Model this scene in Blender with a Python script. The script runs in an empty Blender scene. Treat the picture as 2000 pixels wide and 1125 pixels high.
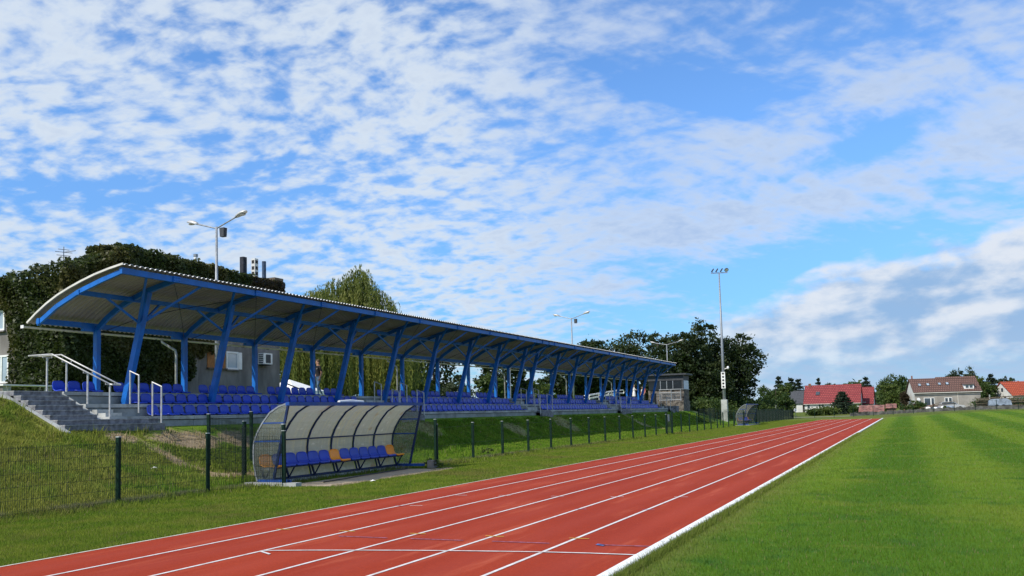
import bpy, bmesh, math, random
import numpy as np
from mathutils import Vector, Matrix
R = math.radians
rng = np.random.default_rng(7)
random.seed(7)
scene = bpy.context.scene
C = scene.collection

# ---------------------------------------------------------------- camera
YAW, PITCH, ROLL = 0.4091, 0.0729, -0.0255
CAMX, CAMZ = 10.34, 1.7248
cam_data = bpy.data.cameras.new('camera')
cam = bpy.data.objects.new('camera', cam_data)
C.objects.link(cam)
_f = Vector((-math.sin(YAW)*math.cos(PITCH), math.cos(YAW)*math.cos(PITCH), math.sin(PITCH)))
_r = Vector((math.cos(YAW), math.sin(YAW), 0))
_u = _r.cross(_f)
_r2 = _r*math.cos(ROLL) + _u*math.sin(ROLL)
_u2 = -_r*math.sin(ROLL) + _u*math.cos(ROLL)
cam.matrix_world = Matrix(((_r2.x, _u2.x, -_f.x, CAMX), (_r2.y, _u2.y, -_f.y, 0), (_r2.z, _u2.z, -_f.z, CAMZ), (0, 0, 0, 1)))
cam_data.sensor_width = 36
cam_data.lens = 36*1767.5/2000
cam_data.shift_y = (680.4-562.5)/2000
cam_data.clip_start = 0.1
cam_data.clip_end = 3000
scene.camera = cam

# ---------------------------------------------------------------- light
SUN_DIR = Vector((-0.45, -0.95, 1.0)).normalized()      # towards the sun
sun_el = math.asin(SUN_DIR.z)
sun_az = math.atan2(SUN_DIR.x, SUN_DIR.y)
sd = bpy.data.lights.new('sun', 'SUN')
sd.energy = 4.8
sd.angle = R(0.53)
sd.color = (1.0, 0.94, 0.84)
sun = bpy.data.objects.new('sun', sd)
C.objects.link(sun)
sun.location = (0, 0, 60)
sun.rotation_euler = SUN_DIR.to_track_quat('Z', 'Y').to_euler()
scene.view_settings.view_transform = 'Standard'
scene.view_settings.look = 'None'
scene.view_settings.exposure = 0.0
scene.view_settings.gamma = 1.0
scene.view_settings.use_curve_mapping = False


class NT:
    """small helper to write node trees as expressions"""
    def __init__(self, tree):
        self.t = tree
        self.n = tree.nodes
        self.l = tree.links
    def node(self, typ, **kw):
        n = self.n.new(typ)
        for k, v in kw.items():
            setattr(n, k, v)
        return n
    def put(self, sock, v):
        if hasattr(v, 'is_linked') or isinstance(v, bpy.types.NodeSocket):
            self.l.new(v, sock)
        elif isinstance(v, (tuple, list)) and sock.type == 'RGBA' and len(v) == 3:
            sock.default_value = (*v, 1)
        else:
            sock.default_value = v
    def m(self, op, a, b=0.0, c=0.0, clamp=False):
        n = self.node('ShaderNodeMath', operation=op, use_clamp=clamp)
        self.put(n.inputs[0], a); self.put(n.inputs[1], b); self.put(n.inputs[2], c)
        return n.outputs[0]
    def add(self, a, b): return self.m('ADD', a, b)
    def sub(self, a, b): return self.m('SUBTRACT', a, b)
    def mul(self, a, b): return self.m('MULTIPLY', a, b)
    def div(self, a, b): return self.m('DIVIDE', a, b)
    def step(self, v, a, b, lo=0.0, hi=1.0):
        n = self.node('ShaderNodeMapRange', interpolation_type='SMOOTHSTEP')
        self.put(n.inputs['Value'], v); self.put(n.inputs['From Min'], a); self.put(n.inputs['From Max'], b)
        self.put(n.inputs['To Min'], lo); self.put(n.inputs['To Max'], hi)
        return n.outputs[0]
    def lin(self, v, a, b, lo=0.0, hi=1.0):
        n = self.node('ShaderNodeMapRange')
        self.put(n.inputs['Value'], v); self.put(n.inputs['From Min'], a); self.put(n.inputs['From Max'], b)
        self.put(n.inputs['To Min'], lo); self.put(n.inputs['To Max'], hi)
        return n.outputs[0]
    def mix(self, f, a, b, blend='MIX'):
        n = self.node('ShaderNodeMix', data_type='RGBA', blend_type=blend)
        self.put(n.inputs[0], f); self.put(n.inputs[6], a); self.put(n.inputs[7], b)
        return n.outputs[2]
    def xyz(self, v):
        n = self.node('ShaderNodeSeparateXYZ'); self.put(n.inputs[0], v)
        return n.outputs[0], n.outputs[1], n.outputs[2]
    def vec(self, x, y, z):
        n = self.node('ShaderNodeCombineXYZ')
        self.put(n.inputs[0], x); self.put(n.inputs[1], y); self.put(n.inputs[2], z)
        return n.outputs[0]
    def vm(self, op, a, b=(0, 0, 0)):
        n = self.node('ShaderNodeVectorMath', operation=op)
        self.put(n.inputs[0], a); self.put(n.inputs[1], b)
        return n.outputs[0]
    def noise(self, v, scale, detail=3.0, rough=0.5, dist=0.0, dim='3D', col=False):
        n = self.node('ShaderNodeTexNoise', noise_dimensions=dim)
        self.put(n.inputs['Vector'], v); n.inputs['Scale'].default_value = scale
        n.inputs['Detail'].default_value = detail; n.inputs['Roughness'].default_value = rough
        n.inputs['Distortion'].default_value = dist
        return n.outputs['Color'] if col else n.outputs['Fac']
    def voro(self, v, scale, feature='F1', out='Distance'):
        n = self.node('ShaderNodeTexVoronoi', feature=feature)
        self.put(n.inputs['Vector'], v); n.inputs['Scale'].default_value = scale
        return n.outputs[out]
CLOUD_ROT = 52
SKY_BLOBS = [(-14, 20, 17, 9, 0, 0.055), (-25, 13.2, 8, 1.2, 0.05, -0.22), (-22, 9.8, 14, 2.2, 0, 0.07),
             (12.5, 19.8, 6.5, 2.6, -0.05, -0.20), (22.5, 15.4, 4.4, 1.1, 0.30, -0.34), (12, 15.0, 9, 2.2, 0.15, 0.14),
             (20.5, 18.0, 5.5, 0.8, 0.15, 0.14), (25, 20.5, 8, 3, 0.2, -0.02), (14, 11.8, 18, 1.2, 0.17, 0.16), (19.5, 8.6, 11, 1.5, 0.12, -0.25),
             (6, 7.8, 11, 1.0, 0.14, 0.14), (0, 5.0, 9, 2.0, 0.0, -0.04)]
SKY_TINT = (1.15, 1.62, 2.1)
SKY_TINT_LOW = (0.47, 0.90, 1.38)
CLOUD_WHITE = (7.2, 8.1, 9.1); CLOUD_WHITE_R = (6.2, 7.2, 8.8)
CLOUD_GREY = (5.5, 6.5, 8.2); CLOUD_GREY_R = (3.7, 5.1, 7.7)
BANK_SHADE = (3.0, 4.8, 7.5); BANK_LIT = (7.6, 8.1, 8.9)
HORIZON_AMT = 0.2; HORIZON_COL = (6.0, 7.6, 9.2)

# ---------------------------------------------------------------- sky with broken cloud
world = bpy.data.worlds.new('World')
scene.world = world
world.use_nodes = True
wt = world.node_tree
wt.nodes.clear()
w = NT(wt)
SKY_STRENGTH = 0.1
sky = w.node('ShaderNodeTexSky', sky_type='NISHITA')
sky.sun_disc = False
sky.sun_elevation = sun_el
sky.sun_rotation = sun_az
sky.altitude = 50
sky.air_density = 1.0
sky.dust_density = 0.4
sky.ozone_density = 3.0
gen = w.node('ShaderNodeTexCoord').outputs['Generated']
dirn = w.vm('NORMALIZE', gen)
dx, dy, dz = w.xyz(dirn)
up = w.m('MAXIMUM', dz, 0.0)
# bearing (degrees right of the run of the street of clouds) and height in degrees
bear = w.mul(w.m('ARCTAN2', w.add(w.mul(dx, math.cos(YAW)), w.mul(dy, math.sin(YAW))),
                 w.sub(w.mul(dy, math.cos(YAW)), w.mul(dx, math.sin(YAW)))), 57.2958)
high = w.mul(w.m('ARCSINE', dz), 57.2958)
# two flat cloud layers, seen in perspective
k1 = w.div(1.0, w.add(up, 0.22))
lay = w.vec(w.mul(dx, k1), w.mul(dy, k1), 0.0)
wob = w.vm('SCALE', w.vm('SUBTRACT', w.noise(lay, 1.6, 3, 0.5, col=True), (0.5, 0.5, 0.5)))
wob.node.inputs['Scale'].default_value = 0.16
layw = w.vm('ADD', lay, wob)
SA = R(CLOUD_ROT if 'CLOUD_ROT' in globals() else 52)
lx = w.add(w.mul(w.xyz(layw)[0], math.cos(SA)), w.mul(w.xyz(layw)[1], math.sin(SA)))
ly = w.sub(w.mul(w.xyz(layw)[1], math.cos(SA)), w.mul(w.xyz(layw)[0], math.sin(SA)))
streaky = w.vec(w.mul(lx, 0.30), w.mul(ly, 1.25), 0.0)
big = w.noise(lay, 0.85, 2, 0.5)
px_, py_, _z = w.xyz(layw)
pv = w.vec(w.mul(px_, 0.85), py_, 0.0)
puff = w.add(w.mul(w.noise(pv, 19.0, 5, 0.52, 0.12), 0.48), w.add(w.mul(w.noise(pv, 8.0, 4, 0.5), 0.37), w.mul(w.noise(lay, 1.7, 2, 0.5), 0.15)))
fine = w.noise(layw, 26.0, 4, 0.55, 0.15)
streak = w.add(w.mul(w.noise(streaky, 2.4, 5, 0.5, 0.25), 0.6), w.mul(w.noise(w.vec(w.mul(lx, 0.5), w.mul(ly, 2.6), 1.0), 4.2, 5, 0.55, 0.2), 0.4))
def blob(b0, h0, sb, sh, tilt=0.0):
    b = w.sub(bear, b0); h = w.sub(w.sub(high, h0), w.mul(b, tilt))
    q = w.add(w.m('POWER', w.div(b, sb), 2.0), w.m('POWER', w.div(h, sh), 2.0))
    return w.m('EXPONENT', w.mul(q, -1.0))
cover = 0.0
for (b0, h0, sb, sh, tilt, amp) in SKY_BLOBS:
    cover = w.add(cover, w.mul(blob(b0, h0, sb, sh, tilt), amp))
right = w.step(bear, -6.0, 10.0)
tex = w.add(w.mul(puff, w.sub(1.0, w.mul(right, 0.62))), w.mul(streak, w.mul(right, 0.62)))
dens = w.add(w.add(w.add(w.mul(w.sub(tex, 0.5), w.lin(right, 0, 1, 1.75, 2.1)), 0.5), w.mul(w.sub(fine, 0.5), 0.24)), w.mul(w.sub(big, 0.5), 0.22))
dens = w.add(dens, cover)
alpha = w.mul(w.step(dens, 0.33, 0.70), w.lin(right, 0, 1, 0.97, 0.88))
# the heap-cloud bank low on the right, lit on its upper left
edge = w.add(6.6, w.mul(w.sub(bear, 14.0), 0.25))
bankv = w.vec(w.mul(bear, 0.17), w.mul(w.sub(high, w.mul(bear, 0.05)), 0.36), 3.0)
bn = w.noise(bankv, 1.0, 6, 0.52, 0.15)
bn_off = w.noise(w.vm('ADD', bankv, (-0.16, 0.20, 0)), 1.0, 6, 0.52, 0.15)
depth_ = w.add(w.sub(edge, high), w.mul(w.sub(bn, 0.5), 5.5))
bank_a = w.step(w.add(depth_, w.mul(w.sub(w.noise(bankv, 4.0, 4, 0.55), 0.5), 2.0)), -0.2, 1.6)
bank_a = w.mul(bank_a, w.step(bear, 10.0, 14.5))
bank_a = w.mul(bank_a, w.step(bear, 70.0, 50.0))
bdet = w.noise(bankv, 2.6, 5, 0.55, 0.2)
lit = w.step(w.add(w.add(w.mul(w.sub(bn, bn_off), 3.0), w.mul(w.sub(bdet, 0.5), 1.3)), w.sub(0.72, w.mul(w.sub(edge, high), 0.075))), 0.0, 1.0)
lowfade = w.step(high, 0.5, 4.5)
# colours (radiance before the background strength)
sky_col = w.mix(1.0, sky.outputs[0], w.mix(w.step(high, -2.0, 19.0), SKY_TINT_LOW, SKY_TINT), 'MULTIPLY')
thick = w.step(w.add(dens, w.mul(w.sub(fine, 0.5), 0.25)), 0.48, 0.95)
white = w.mix(right, CLOUD_WHITE, CLOUD_WHITE_R)
grey = w.mix(right, CLOUD_GREY, CLOUD_GREY_R)
ccol = w.mix(w.mul(thick, 0.75), white, grey)
col = w.mix(alpha, sky_col, ccol)
bcol = w.mix(lit, BANK_SHADE, BANK_LIT)
col = w.mix(w.mul(bank_a, w.lin(lowfade, 0, 1, 0.6, 0.95)), col, bcol)
# a little white light scattered near the horizon
col = w.mix(w.mul(w.step(high, 7.0, -0.5), HORIZON_AMT), col, HORIZON_COL)
bg = w.node('ShaderNodeBackground')
w.put(bg.inputs[0], col)
bg.inputs[1].default_value = SKY_STRENGTH
wo = w.node('ShaderNodeOutputWorld')
w.l.new(bg.outputs[0], wo.inputs[0])

# ---------------------------------------------------------------- helpers
class MB:
    """collects shapes and links them as one mesh object"""
    def __init__(self):
        self.v = []; self.f = []; self.mi = []; self.cur = 0
    def quadmesh(self, vs, fs):
        o = len(self.v)
        self.v += [tuple(map(float, p)) for p in vs]
        self.f += [tuple(i+o for i in f) for f in fs]
        self.mi += [self.cur]*len(fs)
        return self
    def box(self, lo, hi):
        x0, y0, z0 = lo; x1, y1, z1 = hi
        return self.hexa([(x0,y0,z0),(x1,y0,z0),(x1,y1,z0),(x0,y1,z0),(x0,y0,z1),(x1,y0,z1),(x1,y1,z1),(x0,y1,z1)])
    def hexa(self, p):
        return self.quadmesh(p, [(0,3,2,1),(4,5,6,7),(0,1,5,4),(1,2,6,5),(2,3,7,6),(3,0,4,7)])
    def beam(self, a, b, w, h=None, up=(0,0,1), w2=None, h2=None):
        a = Vector(a); b = Vector(b); h = w if h is None else h
        w2 = w if w2 is None else w2; h2 = h if h2 is None else h2
        d = (b-a).normalized(); u = Vector(up)
        s = d.cross(u)
        if s.length < 1e-4: s = d.cross(Vector((1,0,0)))
        s.normalize(); u = s.cross(d)
        p = []
        for c, ww, hh in ((a, w, h), (b, w2, h2)):
            for i, j in ((-1,-1),(1,-1),(1,1),(-1,1)):
                p.append(c + s*(i*ww/2) + u*(j*hh/2))
        return self.hexa(p)
    def tube(self, pts, r, seg=8, r2=None, cap=True):
        pts = [Vector(p) for p in pts]; n = len(pts)
        vs = []; fs = []
        prev = None
        for i, p in enumerate(pts):
            d = (pts[min(i+1,n-1)]-pts[max(i-1,0)]).normalized()
            if prev is None:
                s = d.cross(Vector((0,0,1)))
                if s.length < 1e-3: s = d.cross(Vector((1,0,0)))
            else:
                s = prev - d*prev.dot(d)
            s.normalize(); prev = s; t = d.cross(s)
            rr = r if r2 is None else r+(r2-r)*i/(n-1)
            if isinstance(r, (list, tuple)): rr = r[i]
            for k in range(seg):
                a = 2*math.pi*k/seg
                vs.append(p + s*(rr*math.cos(a)) + t*(rr*math.sin(a)))
        for i in range(n-1):
            for k in range(seg):
                k2 = (k+1)%seg
                fs.append((i*seg+k, i*seg+k2, (i+1)*seg+k2, (i+1)*seg+k))
        if cap:
            fs.append(tuple(range(seg))[::-1]); fs.append(tuple((n-1)*seg+k for k in range(seg)))
        return self.quadmesh(vs, fs)
    def prism(self, prof, ax, a, b):
        """a closed outline extruded along an axis: prof in the two other axes"""
        n = len(prof)
        def P(t, q):
            if ax == 'x': return (t, q[0], q[1])
            if ax == 'y': return (q[0], t, q[1])
            return (q[0], q[1], t)
        vs = [P(a, q) for q in prof]+[P(b, q) for q in prof]
        fs = [tuple(range(n))[::-1], tuple(range(n, 2*n))]
        fs += [(i, (i+1)%n, n+(i+1)%n, n+i) for i in range(n)]
        return self.quadmesh(vs, fs)
    def disc(self, c, nrm, r, th, seg=14):
        c = Vector(c); nrm = Vector(nrm).normalized()
        return self.tube([c-nrm*th/2, c+nrm*th/2], r, seg)
    def blob(self, c, r, seg=10, rings=6):
        vs = []; fs = []
        for i in range(rings+1):
            a = math.pi*i/rings
            for k in range(seg):
                b = 2*math.pi*k/seg
                vs.append((c[0]+r[0]*math.sin(a)*math.cos(b), c[1]+r[1]*math.sin(a)*math.sin(b), c[2]+r[2]*math.cos(a)))
        for i in range(rings):
            for k in range(seg):
                fs.append((i*seg+k, (i+1)*seg+k, (i+1)*seg+(k+1)%seg, i*seg+(k+1)%seg))
        return self.quadmesh(vs, fs)
    def mesh(self, name, mats, smooth=False, off=(0,0,0)):
        me = bpy.data.meshes.new(name)
        o = Vector(off)
        me.from_pydata([tuple(Vector(p)-o) for p in self.v], [], self.f)
        for m in (mats if isinstance(mats, (list, tuple)) else [mats]): me.materials.append(m)
        if any(self.mi): me.polygons.foreach_set('material_index', self.mi)
        bm = bmesh.new(); bm.from_mesh(me)
        bmesh.ops.remove_doubles(bm, verts=bm.verts, dist=1e-6) if smooth else None
        bmesh.ops.recalc_face_normals(bm, faces=bm.faces)
        bm.to_mesh(me); bm.free()
        if smooth: me.polygons.foreach_set('use_smooth', [True]*len(me.polygons))
        me.update()
        return me
    def build(self, name, mats, parent=None, smooth=False, kind=None, label=None):
        off = parent_world(parent)
        return link(name, self.mesh(name, mats, smooth, off), parent, kind=kind, label=label)

def parent_world(p):
    t = Vector((0, 0, 0))
    while p is not None:
        t += p.location; p = p.parent
    return t
def link(name, me, parent=None, loc=None, kind=None, label=None):
    o = bpy.data.objects.new(name, me); C.objects.link(o)
    if parent is not None: o.parent = parent
    if loc is not None: o.location = loc
    if kind: o['kind'] = kind
    if label: o['label'] = label
    return o
def thing(name, label, cat, loc=(0,0,0), group=None, rotz=0):
    o = bpy.data.objects.new(name, None); C.objects.link(o)
    o.empty_display_size = 0.2
    o.location = loc; o.rotation_euler = (0, 0, rotz)
    return tag(o, label, cat, group)
def tag(o, label, cat, group=None):
    o['label'] = label; o['category'] = cat
    if group: o['group'] = group
    return o
def copy_tree(o, parent=None):
    c = o.copy(); C.objects.link(c)
    c.parent = parent
    for ch in list(o.children): copy_tree(ch, c)
    return c
def fast_mesh(name, V, nper, mats, smooth=False):
    """many separate faces of nper corners each, from a numpy array"""
    V = np.asarray(V, dtype=np.float32).reshape(-1, 3)
    n = len(V)//nper
    me = bpy.data.meshes.new(name)
    me.vertices.add(len(V)); me.vertices.foreach_set('co', V.ravel())
    me.loops.add(len(V)); me.loops.foreach_set('vertex_index', np.arange(len(V), dtype=np.int32))
    me.polygons.add(n); me.polygons.foreach_set('loop_start', np.arange(0, len(V), nper, dtype=np.int32))
    for m in (mats if isinstance(mats, (list, tuple)) else [mats]): me.materials.append(m)
    me.update(calc_edges=True)
    return me
def at(px, d, z=None):
    """the place on the ground seen at column px of the photograph, d metres deep"""
    cx = (px-1000)/1767.5*d
    return (CAMX + cx*math.cos(YAW) - d*math.sin(YAW), cx*math.sin(YAW) + d*math.cos(YAW))

# ---------------------------------------------------------------- materials
def pm(name, col, rough=0.6, metal=0.0, var=0.15, scale=4.0, bump=0.0, bscale=40.0, spec=0.4, col2=None, dirt=None, dirt_amt=0.0, dscale=1.2, coat=0.0, stretch=None):
    m = bpy.data.materials.new(name); m.use_nodes = True
    t = NT(m.node_tree); b = m.node_tree.nodes['Principled BSDF']
    pos = t.node('ShaderNodeNewGeometry').outputs['Position']
    if stretch: pos = t.vm('MULTIPLY', pos, stretch)
    n1 = t.noise(pos, scale, 4, 0.55)
    c2 = col2 if col2 else tuple(max(0, c*(1-2*var)) for c in col)
    c1 = col if col2 else tuple(min(1, c*(1+var)) for c in col)
    c = t.mix(t.step(n1, 0.3, 0.7), c2, c1)
    if dirt:
        c = t.mix(t.mul(t.step(t.noise(pos, dscale, 5, 0.65), 0.48, 0.7), dirt_amt), c, dirt)
    t.put(b.inputs['Base Color'], c)
    t.put(b.inputs['Roughness'], t.lin(n1, 0.2, 0.8, max(0.02, rough-0.08), min(1, rough+0.08)))
    b.inputs['Metallic'].default_value = metal
    b.inputs['Specular IOR Level'].default_value = spec
    b.inputs['Coat Weight'].default_value = coat
    if bump:
        bn = t.node('ShaderNodeBump'); bn.inputs['Strength'].default_value = bump; bn.inputs['Distance'].default_value = 0.02
        t.put(bn.inputs['Height'], t.noise(pos, bscale, 4, 0.6)); t.put(b.inputs['Normal'], bn.outputs[0])
    return m
def fade_by_object(m, amount, tint):
    t = NT(m.node_tree); b = m.node_tree.nodes['Principled BSDF']
    src = b.inputs['Base Color'].links[0].from_socket
    rnd = t.node('ShaderNodeObjectInfo').outputs['Random']
    c = t.mix(t.mul(rnd, amount), src, tint)
    t.put(b.inputs['Base Color'], c)
def leafmat(name, a, b_, c_=None, trans=0.35, rough=0.55):
    m = bpy.data.materials.new(name); m.use_nodes = True
    t = NT(m.node_tree); nt = m.node_tree
    g = t.node('ShaderNodeNewGeometry')
    rnd = g.outputs['Random Per Island']
    pos = g.outputs['Position']
    c = t.mix(rnd, a, b_)
    if c_: c = t.mix(t.step(t.noise(pos, 0.35, 3, 0.5), 0.45, 0.68), c, c_)
    p = nt.nodes['Principled BSDF']
    t.put(p.inputs['Base Color'], c); p.inputs['Roughness'].default_value = rough
    p.inputs['Specular IOR Level'].default_value = 0.25
    tr = t.node('ShaderNodeBsdfTranslucent'); t.put(tr.inputs[0], t.mix(0.5, c, (0.10, 0.16, 0.02)))
    mx = t.node('ShaderNodeMixShader'); mx.inputs[0].default_value = trans
    t.l.new(p.outputs[0], mx.inputs[1]); t.l.new(tr.outputs[0], mx.inputs[2])
    t.l.new(mx.outputs[0], nt.nodes['Material Output'].inputs[0])
    return m
M = {}
M['blue'] = pm('blue_steel_paint', (0.005, 0.130, 0.49), 0.42, var=0.10, scale=3, spec=0.4, dirt=(0.02, 0.085, 0.25), dirt_amt=0.4, dscale=2.5)
M['dark_blue'] = pm('dark_blue_paint', (0.007, 0.022, 0.085), 0.5, var=0.15, scale=5, spec=0.3, dirt=(0.03, 0.035, 0.05), dirt_amt=0.3)
M['beam_blue'] = pm('mid_blue_paint', (0.008, 0.06, 0.27), 0.5, var=0.15, scale=5, dirt=(0.10, 0.13, 0.2), dirt_amt=0.4)
M['seat'] = pm('blue_seat_plastic', (0.008, 0.046, 0.46), 0.38, var=0.10, scale=2.0, spec=0.4)
fade_by_object(M['seat'], 0.45, (0.035, 0.075, 0.36))
M['orange'] = pm('orange_seat_plastic', (1.0, 0.33, 0.004), 0.4, var=0.06, scale=3.0, spec=0.5)
M['concrete'] = pm('pale_concrete', (0.40, 0.41, 0.39), 0.85, var=0.14, scale=1.2, bump=0.3, bscale=60, dirt=(0.17, 0.175, 0.145), dirt_amt=0.7, dscale=1.7)
M['concrete2'] = pm('grey_concrete', (0.30, 0.32, 0.31), 0.85, var=0.16, scale=1.6, bump=0.3, bscale=60, dirt=(0.13, 0.145, 0.12), dirt_amt=0.75, dscale=1.1)
M['paver'] = pm('dark_paving', (0.20, 0.20, 0.212), 0.85, var=0.25, scale=6, bump=0.4, bscale=50, dirt=(0.2, 0.2, 0.2), dirt_amt=0.3)
M['tread'] = pm('pale_tread', (0.30, 0.30, 0.29), 0.85, var=0.2, scale=6, bump=0.3)  # treads paler than the paving of the risers
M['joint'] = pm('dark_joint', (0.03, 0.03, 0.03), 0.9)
M['galv'] = pm('galvanised_steel', (0.27, 0.29, 0.31), 0.5, metal=0.35, var=0.12, scale=9)
M['galv_pale'] = pm('pale_galvanised_tube', (0.50, 0.49, 0.47), 0.45, metal=0.3, var=0.1, scale=8)
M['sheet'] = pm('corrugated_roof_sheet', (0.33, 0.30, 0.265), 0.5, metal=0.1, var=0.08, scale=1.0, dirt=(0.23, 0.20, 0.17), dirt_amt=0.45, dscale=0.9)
M['sheet_top'] = pm('sunlit_roof_sheet', (0.74, 0.72, 0.68), 0.5, var=0.05, scale=1.5)  # same sheet as the underside, sunlight on top put into a paler colour
M['white'] = pm('white_paint', (0.78, 0.77, 0.74), 0.5, var=0.05, scale=3, dirt=(0.5, 0.48, 0.42), dirt_amt=0.35)
M['cream'] = pm('cream_gutter', (0.66, 0.63, 0.56), 0.5, var=0.06, scale=2, dirt=(0.4, 0.37, 0.3), dirt_amt=0.4)
M['black'] = pm('black_metal', (0.02, 0.02, 0.022), 0.5)
M['rod'] = pm('dark_rod', (0.025, 0.028, 0.04), 0.5, metal=0.3)
M['fence'] = pm('dark_green_coating', (0.005, 0.022, 0.013), 0.55, var=0.2, scale=8, spec=0.15)
M['wire'] = pm('green_wire', (0.006, 0.016, 0.011), 0.5, var=0.1, scale=3)
M['cap'] = pm('grey_plastic_cap', (0.45, 0.48, 0.46), 0.5)
M['render'] = pm('grey_roughcast', (0.20, 0.185, 0.17), 0.95, var=0.18, scale=1.5, bump=0.6, bscale=35, dirt=(0.10, 0.09, 0.08), dirt_amt=0.5, dscale=0.9, stretch=(1, 1, 0.4))
M['render2'] = pm('warm_grey_roughcast', (0.31, 0.285, 0.25), 0.95, var=0.12, scale=0.6, bump=0.4, bscale=12, dirt=(0.2, 0.18, 0.16), dirt_amt=0.4, dscale=0.5)
M['limewash'] = pm('white_limewash', (0.62, 0.61, 0.57), 0.9, var=0.08, scale=0.8, bump=0.2, dirt=(0.42, 0.40, 0.35), dirt_amt=0.5, dscale=0.7)
M['chimney'] = pm('sooty_chimney', (0.03, 0.032, 0.04), 0.9, var=0.3, scale=5, bump=0.4)
M['chimney_blue'] = pm('slate_blue_chimney', (0.045, 0.075, 0.13), 0.85, var=0.2, scale=5)
M['glass'] = pm('window_glass', (0.05, 0.065, 0.08), 0.08, var=0.1, scale=1, spec=0.8)
M['glass_pale'] = pm('pale_window_glass', (0.30, 0.37, 0.42), 0.15, var=0.1, scale=1, spec=0.7)  # pale panes, the bluish reflection in the glass painted as colour
M['timber'] = pm('orange_timber_board', (0.34, 0.14, 0.035), 0.7, var=0.2, scale=6, stretch=(1, 6, 1))
M['bark'] = pm('tree_bark', (0.075, 0.058, 0.042), 0.95, var=0.35, scale=6, bump=0.7, bscale=14, stretch=(1, 1, 0.25))
M['bark_pale'] = pm('pale_bark', (0.30, 0.245, 0.19), 0.95, var=0.4, scale=7, bump=0.8, bscale=12)
M['canvas'] = pm('white_canvas', (0.80, 0.79, 0.77), 0.8, var=0.04)
M['tarp'] = pm('blue_grey_tarpaulin', (0.24, 0.29, 0.36), 0.6, var=0.2, scale=2, bump=0.5, bscale=4)
M['brick'] = pm('brick_wall', (0.25, 0.11, 0.075), 0.9, var=0.3, scale=2.5)
M['wood'] = pm('weathered_wood', (0.13, 0.10, 0.07), 0.9, var=0.3, scale=4)
M['skin'] = pm('skin', (0.50, 0.28, 0.19), 0.55, var=0.06)
M['hair'] = pm('hair', (0.12, 0.085, 0.06), 0.7)
M['hair_fair'] = pm('fair_hair', (0.40, 0.27, 0.12), 0.7)
M['shirt_black'] = pm('black_cotton', (0.014, 0.014, 0.018), 0.85)
M['jeans'] = pm('blue_denim', (0.075, 0.14, 0.24), 0.85, var=0.25, scale=9)
M['shoe'] = pm('shoe_leather', (0.05, 0.045, 0.04), 0.6)
M['dress'] = pm('white_cotton', (0.74, 0.72, 0.70), 0.85)
M['shirt_red'] = pm('red_cotton', (0.46, 0.075, 0.06), 0.85)
M['trousers'] = pm('dark_trousers', (0.02, 0.02, 0.028), 0.85)
M['lamp_lens'] = pm('lamp_lens', (0.45, 0.42, 0.36), 0.2, spec=0.6)
M['booth'] = pm('dark_grey_cladding', (0.045, 0.048, 0.055), 0.6, var=0.15, scale=3)
M['booth_pale'] = pm('sky_tinted_white_panel', (0.60, 0.66, 0.72), 0.5, var=0.06)  # white panel, the blue of the reflected sky painted into its colour
M['leaf_ivy'] = leafmat('ivy_leaf', (0.016, 0.027, 0.008), (0.055, 0.075, 0.016), (0.085, 0.075, 0.018), 0.25, 0.5)
M['leaf_ivy_dead'] = leafmat('dry_ivy', (0.022, 0.016, 0.010), (0.06, 0.042, 0.022), None, 0.15, 0.8)
M['leaf_willow'] = leafmat('willow_leaf', (0.085, 0.115, 0.022), (0.19, 0.215, 0.045), (0.23, 0.235, 0.05), 0.4, 0.5)
M['leaf_oak'] = leafmat('oak_leaf', (0.010, 0.020, 0.008), (0.030, 0.050, 0.014), (0.042, 0.055, 0.015), 0.25, 0.55)
M['leaf_mid'] = leafmat('broad_leaf', (0.022, 0.048, 0.012), (0.062, 0.100, 0.022), (0.075, 0.105, 0.024), 0.3, 0.55)
M['leaf_light'] = leafmat('light_green_leaf', (0.05, 0.085, 0.018), (0.115, 0.155, 0.034), (0.13, 0.15, 0.03), 0.35, 0.55)
M['needle'] = leafmat('conifer_needle', (0.008, 0.018, 0.011), (0.026, 0.042, 0.022), None, 0.15, 0.7)
M['leaf_grey'] = leafmat('grey_green_leaf', (0.04, 0.06, 0.035), (0.09, 0.11, 0.06), None, 0.3, 0.6)

def roofmat(name, a, b_, sx, sz):
    sx *= 0.75; sz *= 0.6
    m = bpy.data.materials.new(name); m.use_nodes = True
    t = NT(m.node_tree); p = m.node_tree.nodes['Principled BSDF']
    co = t.node('ShaderNodeTexCoord').outputs['Object']
    x, y, z = t.xyz(co)
    br = t.node('ShaderNodeTexBrick'); t.put(br.inputs['Vector'], t.vec(t.mul(x, sx), t.mul(z, sz), 0.0))
    br.inputs['Scale'].default_value = 1.0; br.inputs['Mortar Size'].default_value = 0.09
    br.inputs['Brick Width'].default_value = 0.5; br.inputs['Row Height'].default_value = 0.5
    br.inputs['Color1'].default_value = (*a, 1); br.inputs['Color2'].default_value = (*b_, 1)
    br.inputs['Mortar'].default_value = (*(c*0.45 for c in a), 1)
    pos = t.node('ShaderNodeNewGeometry').outputs['Position']
    c = t.mix(t.mul(t.step(t.noise(pos, 0.5, 5, 0.6), 0.45, 0.7), 0.35), br.outputs[0], tuple(v*0.55 for v in a))
    t.put(p.inputs['Base Color'], c); p.inputs['Roughness'].default_value = 0.75
    bn = t.node('ShaderNodeBump'); bn.inputs['Distance'].default_value = 0.04
    t.put(bn.inputs['Height'], br.outputs['Fac']); bn.invert = True
    t.put(p.inputs['Normal'], bn.outputs[0])
    return m
M['tile_red'] = roofmat('red_clay_tiles', (0.27, 0.032, 0.034), (0.36, 0.060, 0.055), 1.6, 1.9)
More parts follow.
